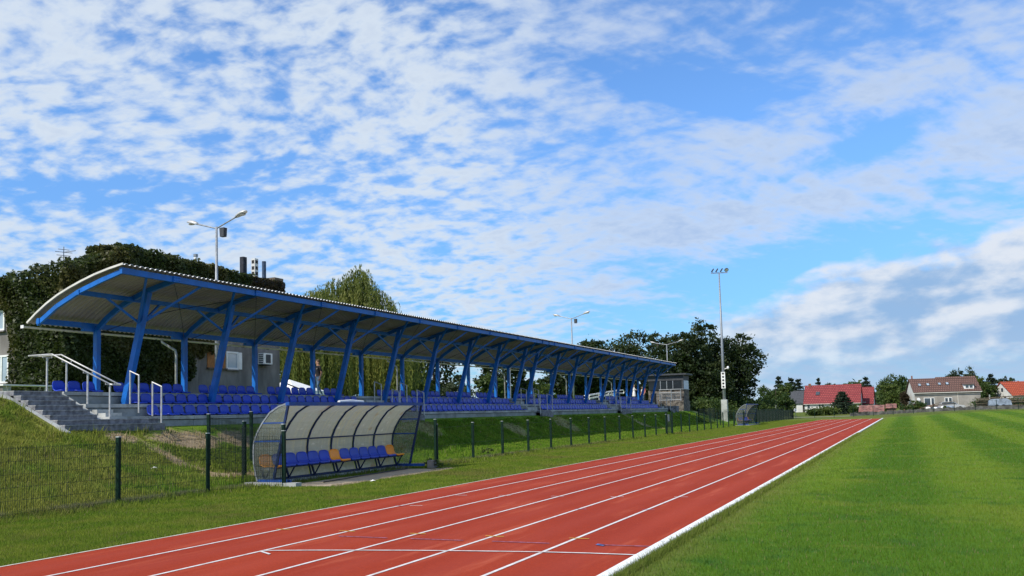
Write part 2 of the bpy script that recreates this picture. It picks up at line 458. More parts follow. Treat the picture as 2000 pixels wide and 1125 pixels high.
M['tile_orange'] = roofmat('orange_clay_tiles', (0.44, 0.075, 0.025), (0.50, 0.095, 0.035), 1.6, 1.9)
M['tile_brown'] = roofmat('brown_roof_tiles', (0.155, 0.078, 0.056), (0.185, 0.098, 0.072), 1.6, 1.9)
M['rust'] = pm('rusty_corrugated_sheet', (0.24, 0.10, 0.075), 0.85, var=0.3, scale=1.4, dirt=(0.36, 0.24, 0.2), dirt_amt=0.5)

# cloudy clear plastic of the dugouts: see-through, but dirty
def plasticmat(name, tint, amount, streak=True):
    m = bpy.data.materials.new(name); m.use_nodes = True
    t = NT(m.node_tree); nt = m.node_tree; p = nt.nodes['Principled BSDF']
    pos = t.node('ShaderNodeNewGeometry').outputs['Position']
    x, y, z = t.xyz(pos)
    st = t.noise(t.vec(0.0, t.mul(y, 9.0), t.mul(z, 0.25)), 1.0, 3, 0.55)
    sc = t.noise(t.vec(x, t.mul(y, 1.6), t.mul(z, 4.0)), 1.8, 3, 0.6, 0.2)
    rust = t.step(t.noise(t.vec(x, t.mul(y, 1.1), t.mul(z, 1.6)), 1.4, 3, 0.5), 0.63, 0.75)
    c = t.mix(t.step(st, 0.52, 0.75), tint, (0.62, 0.56, 0.36))
    c = t.mix(t.mul(rust, 0.5), c, (0.42, 0.22, 0.08))
    c = t.mix(t.mul(t.step(sc, 0.60, 0.72), 0.6), c, (0.72, 0.70, 0.64))
    t.put(p.inputs['Base Color'], c); p.inputs['Roughness'].default_value = 0.22
    tl = t.node('ShaderNodeBsdfTranslucent'); t.put(tl.inputs[0], c)
    tp = t.node('ShaderNodeBsdfTransparent'); tp.inputs[0].default_value = (0.86, 0.88, 0.86, 1)
    m1 = t.node('ShaderNodeMixShader'); m1.inputs[0].default_value = 0.45
    t.l.new(p.outputs[0], m1.inputs[1]); t.l.new(tl.outputs[0], m1.inputs[2])
    m2 = t.node('ShaderNodeMixShader')
    t.put(m2.inputs[0], t.m('MINIMUM', t.add(amount, t.mul(t.step(t.add(t.mul(sc, 0.5), t.mul(st, 0.5)), 0.42, 0.75), 0.22)), 0.95))
    t.l.new(tp.outputs[0], m2.inputs[1]); t.l.new(m1.outputs[0], m2.inputs[2])
    t.l.new(m2.outputs[0], nt.nodes['Material Output'].inputs[0])
    return m
M['plastic'] = plasticmat('dirty_clear_plastic', (0.50, 0.51, 0.45), 0.66)
M['plastic_side'] = plasticmat('dull_clear_plastic', (0.32, 0.35, 0.31), 0.12)

# ---------------------------------------------------------------- terrain
def S(x): 
    x = np.clip(x, 0, 1); return x*x*(3-2*x)
def T(X, Y):
    X = np.asarray(X, float); Y = np.asarray(Y, float)
    xs = 7.7-8.7*S((Y-127)/10)
    field = 0.64*S((X-xs)/(22-xs))*S((Y-55)/85)
    main = np.interp(-X, [5.6, 7.4, 9.4, 11.85, 12.1, 15.1, 15.25], [0, 0.05, 0.33, 1.63, 1.63, 1.63, 2.66])
    left = np.interp(-X, [5.6, 7.5, 9.5, 11.7, 13.6, 14.3], [0, 0.33, 0.92, 1.66, 2.52, 2.66])
    t = S((Y-18.41)/0.09)
    stair = (X < -11.75) & (X > -14.2)
    b = left*(1-t)+main*t
    tt = S((Y-15.5)/8.0)
    b = np.where(stair, b, left*(1-tt)+main*tt)
    b = b*(1-S((Y-102)/13)) + np.where(X < -8, 0.45, 0.0)*S((Y-102)/13)*S((-8-X)/6)
    bump = 0.05*np.sin(X*1.7+Y*0.9)*np.sin(Y*1.3-X*0.6)+0.03*np.sin(X*4.1-Y*2.3)
    b = b + bump*S((-7.5-X)/2.0)*np.where(X > -11.6, 1, np.where(Y < 18, 1.0, 0))
    return field + b
def Tz(x, y): return float(T(x, y))

# ---------------------------------------------------------------- ground
def arr(*segs):
    out = []
    for a, b, s in segs: out += list(np.arange(a, b, s))
    return np.unique(np.round(out, 4))
gx_ = np.concatenate([arr((-900, -100, 80), (-100, -40, 10), (-40, -17, 2.0)), arr((-17, -5.4, 0.2)), [-5.4, 0.0, 4.0, 7.4], arr((8, 40, 1.0), (40, 100, 6), (100, 1000, 90))])
gy_ = np.concatenate([arr((-60, 8, 4)), arr((8, 17.8, 0.3)), arr((17.8, 18.5, 0.1)), arr((18.5, 32, 0.3)), arr((32, 120, 1.0)), arr((120, 170, 3)), arr((170, 400, 20)), arr((400, 2201, 150))])
gx_ = np.unique(gx_); gy_ = np.unique(gy_)
GX, GY = np.meshgrid(gx_, gy_)
GZ = T(GX, GY)
nx, ny = len(gx_), len(gy_)
gv = np.stack([GX.ravel(), GY.ravel(), GZ.ravel()], -1)
idx = np.arange(nx*ny).reshape(ny, nx)
gf = np.stack([idx[:-1, :-1], idx[:-1, 1:], idx[1:, 1:], idx[1:, :-1]], -1).reshape(-1, 4)
gm = bpy.data.meshes.new('ground')
gm.vertices.add(len(gv)); gm.vertices.foreach_set('co', gv.astype(np.float32).ravel())
gm.loops.add(gf.size); gm.loops.foreach_set('vertex_index', gf.astype(np.int32).ravel())
gm.polygons.add(len(gf)); gm.polygons.foreach_set('loop_start', np.arange(0, gf.size, 4, dtype=np.int32))
gm.update(calc_edges=True)
gm.polygons.foreach_set('use_smooth', [True]*len(gf))

# bare places on the bank: centre x, y, half sizes, turn
SAND = [(-11.0, 22.7, 0.62, 1.75, 0), (-9.2, 20.75, 1.75, 0.36, 0.03), (-7.7, 21.3, 0.6, 1.6, 0), (-11.15, 20.2, 0.4, 0.6, 0), (-10.9, 25.0, 0.6, 1.1, 0), (-10.6, 27.3, 1.0, 1.2, 0), (-9.4, 28.6, 1.6, 0.6, -0.2),
        (-11.1, 33.0, 0.5, 1.2, 0), (-10.8, 38.5, 0.7, 1.4, 0.3), (-10.4, 48.0, 0.8, 1.3, 0.2), (-10.6, 57.0, 1.0, 1.8, 0.3), (-9.9, 74.0, 2.2, 0.8, 0.3), (-12.2, 103.0, 1.4, 2.0, 0)]
def grass_colour(t, pos):
    """turf colours by place: mown pitch with mowing stripes, drier verge, rough bank with bare sand"""
    x, y, z = t.xyz(pos)
    n_big = t.noise(pos, 0.28, 4, 0.55)
    n_mid = t.noise(pos, 1.1, 5, 0.6, 0.4)
    n_sm = t.noise(pos, 6.0, 4, 0.6)
    n_fi = t.noise(pos, 45.0, 3, 0.6)
    # pitch
    wob = t.mul(t.sub(n_mid, 0.5), 0.9)
    s = t.m('SINE', t.mul(t.add(x, wob), 2*math.pi/3.6))
    stripe = t.mul(t.step(t.add(s, t.mul(t.sub(n_big, 0.5), 2.0)), -0.7, 0.7), t.step(y, 8.0, 26.0))
    pitch = t.mix(stripe, (0.088, 0.192, 0.012), (0.168, 0.268, 0.021))
    pitch = t.mix(t.mul(t.step(n_mid, 0.50, 0.72), t.mul(0.75, t.step(y, 60.0, 14.0))), pitch, (0.040, 0.130, 0.020))
    pitch = t.mix(t.mul(t.step(n_big, 0.52, 0.7), 0.55), pitch, (0.215, 0.265, 0.028))
    pitch = t.mix(t.mul(t.step(t.noise(t.vec(t.mul(x, 0.4), t.mul(y, 1.6), 0.0), 0.9, 4, 0.6), 0.57, 0.72), 0.45), pitch, (0.23, 0.255, 0.045))
    pitch = t.mix(t.mul(t.step(t.add(x, t.mul(t.sub(n_mid, 0.5), 1.2)), 8.3, 7.5), 0.6), pitch, (0.21, 0.215, 0.05))
    # verge
    verge = t.mix(t.step(n_mid, 0.35, 0.65), (0.135, 0.225, 0.017), (0.235, 0.285, 0.034))
    verge = t.mix(t.mul(t.step(n_big, 0.5, 0.66), 0.7), verge, (0.215, 0.190, 0.055))
    verge = t.mix(t.mul(t.step(t.noise(pos, 2.3, 4, 0.65), 0.60, 0.72), 0.55), verge, (0.26, 0.20, 0.095))
    # bank
    bank = t.mix(t.step(n_mid, 0.38, 0.64), (0.105, 0.230, 0.015), (0.215, 0.335, 0.028))
    dry = t.mul(t.step(y, 26.0, 18.5), t.step(t.add(n_big, t.mul(n_mid, 0.35)), 0.50, 0.74))
    bank = t.mix(t.mul(dry, 0.6), bank, (0.35, 0.295, 0.075))
    bank = t.mix(t.mul(t.step(t.noise(pos, 0.75, 4, 0.6), 0.56, 0.70), 0.5), bank, (0.16, 0.175, 0.035))
    # bare sand: top of the bank by the steps, a washed-out gully, scars along the top
    def patch(x0, y0, sx, sy, rot=0.0):
        a = t.sub(x, x0); b = t.sub(y, y0)
        u = t.add(t.mul(a, math.cos(rot)), t.mul(b, math.sin(rot)))
        v = t.sub(t.mul(b, math.cos(rot)), t.mul(a, math.sin(rot)))
        return t.sub(1.0, t.add(t.m('POWER', t.div(u, sx), 2.0), t.m('POWER', t.div(v, sy), 2.0)))
    sand = patch(*SAND[0])
    for q in SAND[1:]:
        sand = t.m('MAXIMUM', sand, patch(*q))
    sand = t.step(t.add(sand, t.mul(t.sub(t.noise(pos, 3.4, 6, 0.72), 0.5), 2.6)), -0.05, 0.6)
    sandc = t.mix(n_sm, (0.33, 0.235, 0.14), (0.56, 0.43, 0.29))
    bank = t.mix(t.mul(sand, t.step(y, 31.0, 27.0, 0.55, 0.95)), bank, sandc)
    # worn sandy strip along the front of the near dugout
    a = t.m('ABSOLUTE', t.sub(y, 23.1)); b = t.m('ABSOLUTE', t.add(x, t.add(4.0, t.mul(t.sub(y, 19.4), 0.03))))
    pad = t.m('MINIMUM', t.mul(t.sub(3.75, a), 1.2), t.mul(t.sub(1.0, b), 2.6))
    pad = t.step(t.add(pad, t.mul(t.sub(n_mid, 0.5), 1.3)), 0.0, 0.35)
    # strip of stones along the fence line
    fl = t.m('ABSOLUTE', t.add(x, 5.42))
    fl = t.mul(t.step(fl, 0.30, 0.06), t.step(t.add(t.noise(pos, 1.4, 4, 0.6), t.mul(n_sm, 0.4)), 0.55, 0.75))
    fl = t.mul(fl, t.step(y, 62.0, 30.0))
    col = t.mix(t.step(x, -5.9, -5.3), bank, verge)
    col = t.mix(t.step(x, 3.0, 7.0), col, pitch)
    far = t.step(y, 127.0, 135.0)
    col = t.mix(t.mul(far, 0.75), col, t.mix(n_big, (0.085, 0.13, 0.022), (0.17, 0.16, 0.045)))
    col = t.mix(t.mul(fl, 0.75), col, t.mix(n_fi, (0.07, 0.055, 0.04), (0.36, 0.32, 0.28)))
    col = t.mix(pad, col, t.mix(n_sm, (0.40, 0.31, 0.21), (0.62, 0.52, 0.40)))
    return col, n_sm, n_fi, pad, sand, fl
mg = bpy.data.materials.new('turf'); mg.use_nodes = True
t = NT(mg.node_tree); p = mg.node_tree.nodes['Principled BSDF']
pos = t.node('ShaderNodeNewGeometry').outputs['Position']
gc, n_sm, n_fi, pad, sand, fl = grass_colour(t, pos)
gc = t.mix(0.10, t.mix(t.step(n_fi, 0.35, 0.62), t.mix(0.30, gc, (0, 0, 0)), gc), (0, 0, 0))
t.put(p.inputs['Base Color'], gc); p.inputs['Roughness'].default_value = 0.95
p.inputs['Specular IOR Level'].default_value = 0.1
bn = t.node('ShaderNodeBump'); bn.inputs['Strength'].default_value = 0.9; bn.inputs['Distance'].default_value = 0.05
t.put(bn.inputs['Height'], t.add(t.mul(n_sm, 0.8), t.mul(n_fi, 0.5))); t.put(p.inputs['Normal'], bn.outputs[0])
gm.materials.append(mg)
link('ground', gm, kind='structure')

mb_ = bpy.data.materials.new('grass_blade'); mb_.use_nodes = True
t = NT(mb_.node_tree); p = mb_.node_tree.nodes['Principled BSDF']
g = t.node('ShaderNodeNewGeometry')
gc, *_ = grass_colour(t, g.outputs['Position'])
rnd = g.outputs['Random Per Island']
gc = t.mix(rnd, t.mix(0.12, gc, (0.0, 0.04, 0.0)), t.mix(0.30, gc, (0.26, 0.29, 0.06)))
gc = t.mix(t.step(rnd, 0.93, 0.97), gc, (0.26, 0.22, 0.10))
t.put(p.inputs['Base Color'], gc); p.inputs['Roughness'].default_value = 0.7; p.inputs['Specular IOR Level'].default_value = 0.08
tl = t.node('ShaderNodeBsdfTranslucent'); t.put(tl.inputs[0], gc)
mx = t.node('ShaderNodeMixShader'); mx.inputs[0].default_value = 0.42
t.l.new(p.outputs[0], mx.inputs[1]); t.l.new(tl.outputs[0], mx.inputs[2]); t.l.new(mx.outputs[0], mb_.node_tree.nodes['Material Output'].inputs[0])

def in_view(X, Y, margin=0.13):
    dxx = X-CAMX; d = -dxx*math.sin(YAW)+Y*math.cos(YAW); cx = dxx*math.cos(YAW)+Y*math.sin(YAW)
    r = cx/np.maximum(d, 0.1)
    return (d > 2) & (r > -0.57-margin) & (r < 0.57+margin), d
def blades(name, n, sampler, h0, h1, width, label, lean=0.5, power=1.0):
    X, Y = sampler(n)
    ok, d = in_view(X, Y); X, Y, d = X[ok], Y[ok], d[ok]
    k_ = ~((X > -5.1) & (X < -3.25+0.12*np.sin(Y*2.1)+0.08*np.sin(Y*5.3)-(Y-19.4)*0.06) & (Y > 19.35) & (Y < 26.75)); X, Y, d = X[k_], Y[k_], d[k_]
    Z = T(X, Y); n = len(X)
    a = rng.uniform(0, 2*np.pi, n); h = rng.uniform(h0, h1, n)
    wd = width*np.clip(d/10, 0.8, 6)
    bx = np.cos(a)*wd/2; by = np.sin(a)*wd/2
    la = rng.uniform(0, 2*np.pi, n); ll = h*lean*rng.uniform(0.1, 1, n)
    V = np.empty((n, 3, 3))
    V[:, 0] = np.stack([X-bx, Y-by, Z-0.01], -1); V[:, 1] = np.stack([X+bx, Y+by, Z-0.01], -1)
    V[:, 2] = np.stack([X+np.cos(la)*ll, Y+np.sin(la)*ll, Z+h], -1)
    o = link(name, fast_mesh(name, V, 3, mb_), kind='stuff')
    o['label'] = label
    return o
def near_sampler(x0, x1, y0, y1, k=1.6):
    """denser towards the camera"""
    def f(n):
        u = rng.uniform(0, 1, n*2); 
        Y = (y0**(1-k)+u*(y1**(1-k)-y0**(1-k)))**(1/(1-k))
        X = rng.uniform(x0, x1, n*2)
        return X, Y
    return f
blades('grass', 380000, near_sampler(7.49, 26.0, 4.0, 138.0, 1.75), 0.018, 0.05, 0.009, 'short mown grass of the pitch')
blades('grass', 260000, near_sampler(-5.5, -0.03, 6.5, 125.0, 1.5), 0.02, 0.06, 0.010, 'grass verge between red track and green fence')
def tuft_sampler(x0, x1, y0, y1, k, spread, per=14):
    def f(n):
        m = max(1, n*2//per)
        u = rng.uniform(0, 1, m)
        Y = (y0**(1-k)+u*(y1**(1-k)-y0**(1-k)))**(1/(1-k)); X = rng.uniform(x0, x1, m)
        X = np.repeat(X, per)+rng.normal(0, spread, m*per); Y = np.repeat(Y, per)+rng.normal(0, spread, m*per)
        return X, Y
    return f
def bank_sampler(f, sandy=True):
    def g(n):
        X, Y = f(n)
        ok = (X < -5.6) & (X > -14.3) & ~((X < -11.55) & (Y > 18.2)) & ~((X > -5.9) & (Y > 19.2) & (Y < 26.8))
        for (x0, y0, sx, sy, r_) in SAND:
            ok &= ~((((X-x0)/sx)**2+((Y-y0)/sy)**2 < 1.05) & (rng.uniform(0, 1, len(X)) < 0.86))
        return X[ok], Y[ok]
    return g
blades('rough_grass', 170000, bank_sampler(tuft_sampler(-14.2, -5.6, 8.0, 75.0, 1.35, 0.10)), 0.04, 0.11, 0.016, 'rough tufted grass on the bank below the stand', 0.8)
blades('rough_grass', 60000, bank_sampler(tuft_sampler(-11.9, -5.6, 26.0, 100.0, 1.1, 0.12)), 0.04, 0.12, 0.02, 'greener grass on the shaded far part of the bank', 0.8)
blades('tall_weeds', 9000, bank_sampler(tuft_sampler(-13.8, -5.9, 9.0, 40.0, 1.3, 0.16, 40)), 0.12, 0.30, 0.014, 'taller weeds scattered over the near bank', 0.7)
blades('tall_weeds', 5000, tuft_sampler(-5.6, -4.4, 8.0, 40.0, 1.2, 0.14, 30), 0.06, 0.17, 0.012, 'longer tufts on the verge by the fence', 0.9)
def edge_sampler(x0, sd, y0, y1):
    def f(n):
        u = rng.uniform(0, 1, n*2); Y = np.exp(np.log(y0)+u*(np.log(y1)-np.log(y0)))
        return x0+np.abs(rng.normal(0, sd, n*2)), Y
    return f
blades('kerb_grass', 15000, edge_sampler(7.48, 0.05, 4.0, 60.0), 0.04, 0.11, 0.010, 'longer grass fringing the white inner kerb', 1.0)
blades('fence_grass', 9000, lambda n: (-5.45+rng.normal(0, 0.10, n*2), np.exp(rng.uniform(np.log(9.0), np.log(70.0), n*2))), 0.05, 0.16, 0.012, 'longer grass left along the foot of the fence', 0.8)

# ---------------------------------------------------------------- running track
mt = bpy.data.materials.new('red_rubber'); mt.use_nodes = True
t = NT(mt.node_tree); p = mt.node_tree.nodes['Principled BSDF']
pos = t.node('ShaderNodeNewGeometry').outputs['Position']
x, y, z = t.xyz(pos)
big = t.noise(t.vec(t.mul(x, 1.0), t.mul(y, 0.25), 0.0), 0.7, 5, 0.6)
c = t.mix(t.step(big, 0.3, 0.7), (0.44, 0.050, 0.013), (0.53, 0.068, 0.018))
sp = t.add(t.mul(t.noise(pos, 150.0, 2, 0.6), 0.5), t.mul(t.noise(pos, 38.0, 3, 0.7), 0.5))
c = t.mix(t.mul(t.step(sp, 0.42, 0.62), 0.38), t.mix(0.62, c, (0.12, 0.012, 0.01)), c)
c = t.mix(t.mul(t.step(t.voro(pos, 9.0), 0.035, 0.02), 0.7), c, (0.60, 0.45, 0.36))
wear = t.noise(t.vec(t.mul(x, 2.2), t.mul(y, 0.22), 2.0), 1.0, 6, 0.65)
c = t.mix(t.mul(t.step(wear, 0.52, 0.72), 0.38), c, (0.55, 0.135, 0.07))
c = t.mix(t.mul(t.step(t.noise(pos, 0.9, 6, 0.7), 0.56, 0.72), 0.30), c, (0.23, 0.030, 0.012))
seam = t.step(t.m('ABSOLUTE', t.sub(t.m('FRACT', t.div(t.add(x, 0.35), 1.83)), 0.5)), 0.012, 0.004)
c = t.mix(t.mul(seam, 0.35), c, (0.22, 0.03, 0.012))
lane = t.m('FRACT', t.div(x, 1.22))
c = t.mix(t.mul(t.step(t.m('ABSOLUTE', t.sub(lane, 0.5)), 0.3, 0.0), 0.10), c, (0.46, 0.10, 0.075))
t.put(p.inputs['Base Color'], c); p.inputs['Roughness'].default_value = 0.9; p.inputs['Specular IOR Level'].default_value = 0.12
bn = t.node('ShaderNodeBump'); bn.inputs['Strength'].default_value = 0.5; bn.inputs['Distance'].default_value = 0.006
t.put(bn.inputs['Height'], sp); t.put(p.inputs['Normal'], bn.outputs[0])
M['track'] = mt
M['line'] = pm('worn_white_line', (0.70, 0.67, 0.64), 0.7, var=0.08, scale=9, dirt=(0.50, 0.36, 0.32), dirt_amt=0.5, dscale=5)
M['line_edge'] = pm('sandy_white_line', (0.66, 0.60, 0.50), 0.7, var=0.12, scale=7, dirt=(0.42, 0.28, 0.17), dirt_amt=0.6, dscale=1.5)
M['line_yellow'] = pm('yellow_mark', (0.62, 0.36, 0.03), 0.7)
M['line_purple'] = pm('faded_purple_mark', (0.26, 0.14, 0.24), 0.8, var=0.3, scale=20)
M['line_bluish'] = pm('blue_mark', (0.10, 0.17, 0.42), 0.8)
M['kerb'] = pm('white_kerb_paint', (0.80, 0.80, 0.78), 0.7, var=0.05, scale=4, bump=0.3, dirt=(0.50, 0.47, 0.40), dirt_amt=0.5, dscale=3)
YT0, YT1 = -14.0, 125.5
def sheet(x0, x1, y0, y1, z, dy=0.0):
    b = MB(); n = max(1, int((y1-y0)//12))
    for i in range(n):
        a = y0+(y1-y0)*i/n; c = y0+(y1-y0)*(i+1)/n
        b.quadmesh([(x0, a, z), (x1, a+dy, z), (x1, c+dy, z), (x0, c, z)], [(0, 1, 2, 3)])
    return b
ft = MB().box((-0.02, YT0, -0.05), (7.33, YT1, 0.012))
track = link('running_track', ft.mesh('running_track', M['track']), kind='structure')
sheet(-0.02, 0.03, YT0, YT1, 0.0165).build('lane_line', M['line_edge'], track, label='thin sandy edge line beside the verge')
for j in range(1, 6):
    sheet(1.22*j-0.025, 1.22*j+0.025, YT0, YT1-(0.6 if j > 0 else 0), 0.0165).build('lane_line', M['line'], track)
def mark(x0, x1, y0, y1, w_, mat, name):
    MB().quadmesh([(x0, y0, 0.021), (x1, y1, 0.021), (x1, y1+w_, 0.021), (x0, y0+w_, 0.021)], [(0, 1, 2, 3)]).build(name, mat, track)
def gz0(px, py):
    cx = (px-1000)/1767.5; cy = -(py-680.4)/1767.5
    d = _f+_r2*cx+_u2*cy
    k = -CAMZ/d.z
    return CAMX+d.x*k, d.y*k
# curved start line, staggered marks and hurdle ticks, each where it is painted
pts = [gz0(*q) for q in ((508, 1078.7), (600, 1078), (700, 1078), (800, 1078.4), (900, 1079.3), (1050, 1081.4), (1150, 1084), (1243, 1087.5))]
sb = MB()
for a, b in zip(pts[:-1], pts[1:]):
    sb.quadmesh([(a[0], a[1], 0.021), (b[0], b[1], 0.021), (b[0], b[1]+0.05, 0.021), (a[0], a[1]+0.05, 0.021)], [(0, 1, 2, 3)])
sb.build('start_line', M['line'], track)
for q in (((660, 1050), (755, 1053.7)), ((801, 1055), (904, 1058.7)), ((960, 1060.3), (1072, 1064.3)), ((1168, 1067.3), (1278, 1070.8))):
    a, b = gz0(*q[0]), gz0(*q[1]); mark(a[0], b[0], a[1], b[1], 0.035, M['line_purple'], 'lane_mark')
for q in (((538, 1036), (565, 1036.8)), ((661, 1039.5), (692, 1040.7)), ((799, 1044.5), (830, 1045.7)), ((947, 1049.5), (983, 1051)), ((1111, 1054), (1150, 1055.3))):
    a, b = gz0(*q[0]), gz0(*q[1]); mark(a[0], b[0], a[1], b[1], 0.04, M['line_yellow'], 'lane_mark')
a = gz0(1163, 1067); mark(a[0], a[0]+0.13, a[1], a[1]-0.08, 0.10, M['line_bluish'], 'lane_mark')
a = gz0(507, 1079); mark(a[0]+0.05, a[0]+0.32, a[1]-0.05, a[1]-0.22, 0.05, M['line'], 'lane_mark')
for px, py in ((985, 969.5), (1088, 971.2), (1205, 972), (1330, 972.5), (812, 989.5), (900, 969)):
    a = gz0(px, py); mark(a[0]-0.14, a[0]+0.14, a[1], a[1], 0.03, M['line'], 'lane_mark')
for px, py in ((1133, 996.5), (1265, 997.5), (780, 989.8)):
    a = gz0(px, py); mark(a[0]-0.10, a[0]+0.12, a[1], a[1], 0.03, M['line_purple'], 'lane_mark')
for px, py in ((735, 990), (1490, 832)):
    a = gz0(px, py)
kb = MB()
yy = YT0
while yy < YT1:
    kb.prism([(7.335, -0.03), (7.335, 0.052), (7.35, 0.065), (7.465, 0.065), (7.48, 0.05), (7.48, -0.03)], 'y', yy, min(yy+3.985, YT1)); yy += 4
kb.build('kerb', M['kerb'], None, kind='structure')

# ---------------------------------------------------------------- grandstand
POSTY = [22.70+4.1*k for k in range(9)]+[57.70+4.15*k for k in range(9)]
YE0, YE1 = 20.4, 93.0
stand = thing('grandstand', 'long covered grandstand with blue steel frame, three concrete seat rows and curved corrugated roof', 'grandstand', (-13.5, YE0, 1.6))
ZR = [1.97, 2.385, 2.80]
XN = [-12.0, -13.0, -13.95, -15.25]
# precast terrace slabs and the riser panels below them, one per bay
ycut = [20.45]+[y+1.35 for y in POSTY[:-1]]+[90.9]
def slab(i, y0, y1):
    x1, x0 = XN[i], XN[i+1]
    MB().box((x0-0.06 if i < 2 else x0, y0+0.012, ZR[i]-0.115), (x1+0.045, y1-0.012, ZR[i])).build('terrace_slab', M['concrete'], stand)
def riser(i, y0, y1):
    zb = 1.40 if i == 0 else ZR[i-1]+0.002
    MB().box((XN[i]-0.12, y0+0.008, zb), (XN[i], y1-0.008, ZR[i]-0.14)).build('riser_panel', M['concrete2'], stand)
for i in range(3):
    for y0, y1 in zip(ycut[:-1], ycut[1:]):
        slab(i, y0, y1)
        if i == 0 and y0 < 21: y0 = 22.42
        riser(i, y0, y1)
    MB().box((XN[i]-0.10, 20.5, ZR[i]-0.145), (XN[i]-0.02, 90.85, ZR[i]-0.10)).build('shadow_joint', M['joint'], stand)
MB().box((-15.2, 20.47, 1.3), (-13.98, 90.8, 2.68)).build('rear_wall', M['concrete2'], stand)
MB().box((-13.1, 20.5, 1.3), (-12.06, 20.62, 1.85)).build('end_wall', M['concrete'], stand)
MB().box((-13.97, 20.5, 1.3), (-13.1, 20.62, 2.26)).build('end_wall', M['concrete'], stand)

# steel frames
rear_me = MB().box((-0.085, -0.085, 0), (0.085, 0.085, 2.20)).mesh('rear_post', M['blue'])
foot_me = MB().box((-0.15, -0.15, 0.002), (0.15, 0.15, 0.022)).mesh('base_plate', M['galv'])
front = MB(); front.beam((0, 0, -0.02), (1.02, 0, 3.72), 0.20, 0.19, (0, 1, 0), 0.20, 0.19)
front_me = front.mesh('front_post', M['blue'])
rp = [(-15.0, 4.97), (-14.62, 5.30), (-14.05, 5.64), (-13.49, 5.89), (-12.70, 6.15), (-11.52, 6.42)]
rafter = MB()
for a, b in zip(rp[:-1], rp[1:]):
    rafter.beam((a[0]+13.5, 0, a[1]), (b[0]+13.5, 0, b[1]), 0.10, 0.17, (0, 0, 1))
rafter_me = rafter.mesh('rafter', M['blue'])
ep = [(-15.18, 5.02), (-14.3, 5.53), (-13.36, 5.92), (-12.4, 6.2), (-11.52, 6.42)]
er = MB()
for a, b in zip(ep[:-1], ep[1:]):
    er.beam((a[0]+13.5, 0, a[1]), (b[0]+13.5, 0, b[1]), 0.09, 0.14, (0, 0, 1))
end_me = er.mesh('end_rafter', M['blue'])
def strut_me(p, q, w):
    return MB().beam(p, q, w, w, (0, 0, 1)).mesh('strut', M['blue'])
node = (-13.03, 0.0, 5.10)
struts = [strut_me((node[0]+13.5, s*0.08, node[2]), (-11.52+13.5, s*1.23, 6.36), 0.075) for s in (-1, 1)]
struts += [strut_me((node[0]+13.5, s*0.08, node[2]), (-13.32+13.5, s*1.13, 5.83), 0.065) for s in (-1, 1)]
gus_me = MB().box((-0.075, -0.22, -0.09), (0.075, 0.22, 0.03)).mesh('gusset_box', M['blue'])
splice = MB().box((-0.075, -0.16, -0.10), (0.075, 0.16, 0.10))
for by in (-0.11, -0.04, 0.04, 0.11):
    for bz in (-0.05, 0.05): splice.box((0.075, by-0.012, bz-0.012), (0.09, by+0.012, bz+0.012))
splice_me = splice.mesh('splice_plate', M['blue'])
o0 = stand.location
def put(name, me, x, y, z):
    return link(name, me, stand, (x-o0.x, y-o0.y, z-o0.z))
for y in POSTY:
    rpst = put('rear_post', rear_me, -15.0, y, 2.80)
    b = link('base_plate', foot_me, rpst)
    put('front_post', front_me, -13.72, y, 2.385)
    put('rafter', rafter_me, -13.5, y, 0)
    for s in struts: put('strut', s, -13.5, y, 0)
    put('gusset_box', gus_me, -15.1, y-0.30, 5.0)
    put('splice_plate', splice_me, -11.5, y, 6.43)
put('end_rafter', end_me, -13.5, YE0+0.12, 0); put('end_rafter', end_me, -13.5, YE1-0.12, 0)
for (ya, yb) in ((YE0+0.05, 56.5), (56.62, YE1-0.05)):
    for (x, z, w_, h) in ((-11.52, 6.43, 0.11, 0.19), (-13.34, 5.90, 0.10, 0.15), (-15.10, 5.105, 0.12, 0.18)):
        MB().box((x-w_/2, ya, z-h/2), (x+w_/2, yb, z+h/2)).build('purlin', M['blue'], stand)
# wind bracing rods under the sheeting
def roofz(x): return float(np.interp(x, [p[0] for p in rp], [p[1] for p in rp]))
for a, b in zip(POSTY[:-1], POSTY[1:]):
    if b-a < 3: continue
    for (ya, yb) in ((a, b), (b, a)):
        pts_ = [(x, ya+(yb-ya)*(x+15.0)/3.45, roofz(x)-0.13-0.06*math.sin((x+15.0)/3.45*math.pi)) for x in np.linspace(-15.0, -11.55, 5)]
        MB().tube(pts_, 0.011, 4).build('brace_rod', M['rod'], stand)
# curved corrugated roof sheeting with real waves and thickness
prof = [(-15.50, 5.03), (-15.12, 5.30), (-14.65, 5.585), (-14.15, 5.83), (-13.65, 6.02), (-13.1, 6.20), (-12.55, 6.355), (-11.95, 6.485), (-11.36, 6.585)]
pitch_ = 0.207
yw = []; k = 0
ycur = YE0
while ycur < YE1:
    for dy, up_ in ((0.0, 0), (0.055, 0), (0.095, 1), (0.165, 1)):
        if ycur+dy <= YE1: yw.append((ycur+dy, up_))
    ycur += pitch_
nP, nY = len(prof), len(yw)
def roofv(th):
    V = np.zeros((nY, nP, 3))
    for j, (px_, pz_) in enumerate(prof):
        a = prof[max(j-1, 0)]; b = prof[min(j+1, nP-1)]
        tx, tz = b[0]-a[0], b[1]-a[1]; L_ = math.hypot(tx, tz); nxx, nzz = -tz/L_, tx/L_
        for i, (yy_, up_) in enumerate(yw):
            hgt = 0.045*up_+th
            V[i, j] = (px_+nxx*hgt, yy_, pz_+nzz*hgt)
    return V.reshape(-1, 3)
va, vb = roofv(0.0), roofv(0.010)
I = np.arange(nY*nP).reshape(nY, nP); N0 = nY*nP
fa = np.stack([I[:-1, :-1], I[:-1, 1:], I[1:, 1:], I[1:, :-1]], -1).reshape(-1, 4)
fb = fa[:, ::-1]+N0
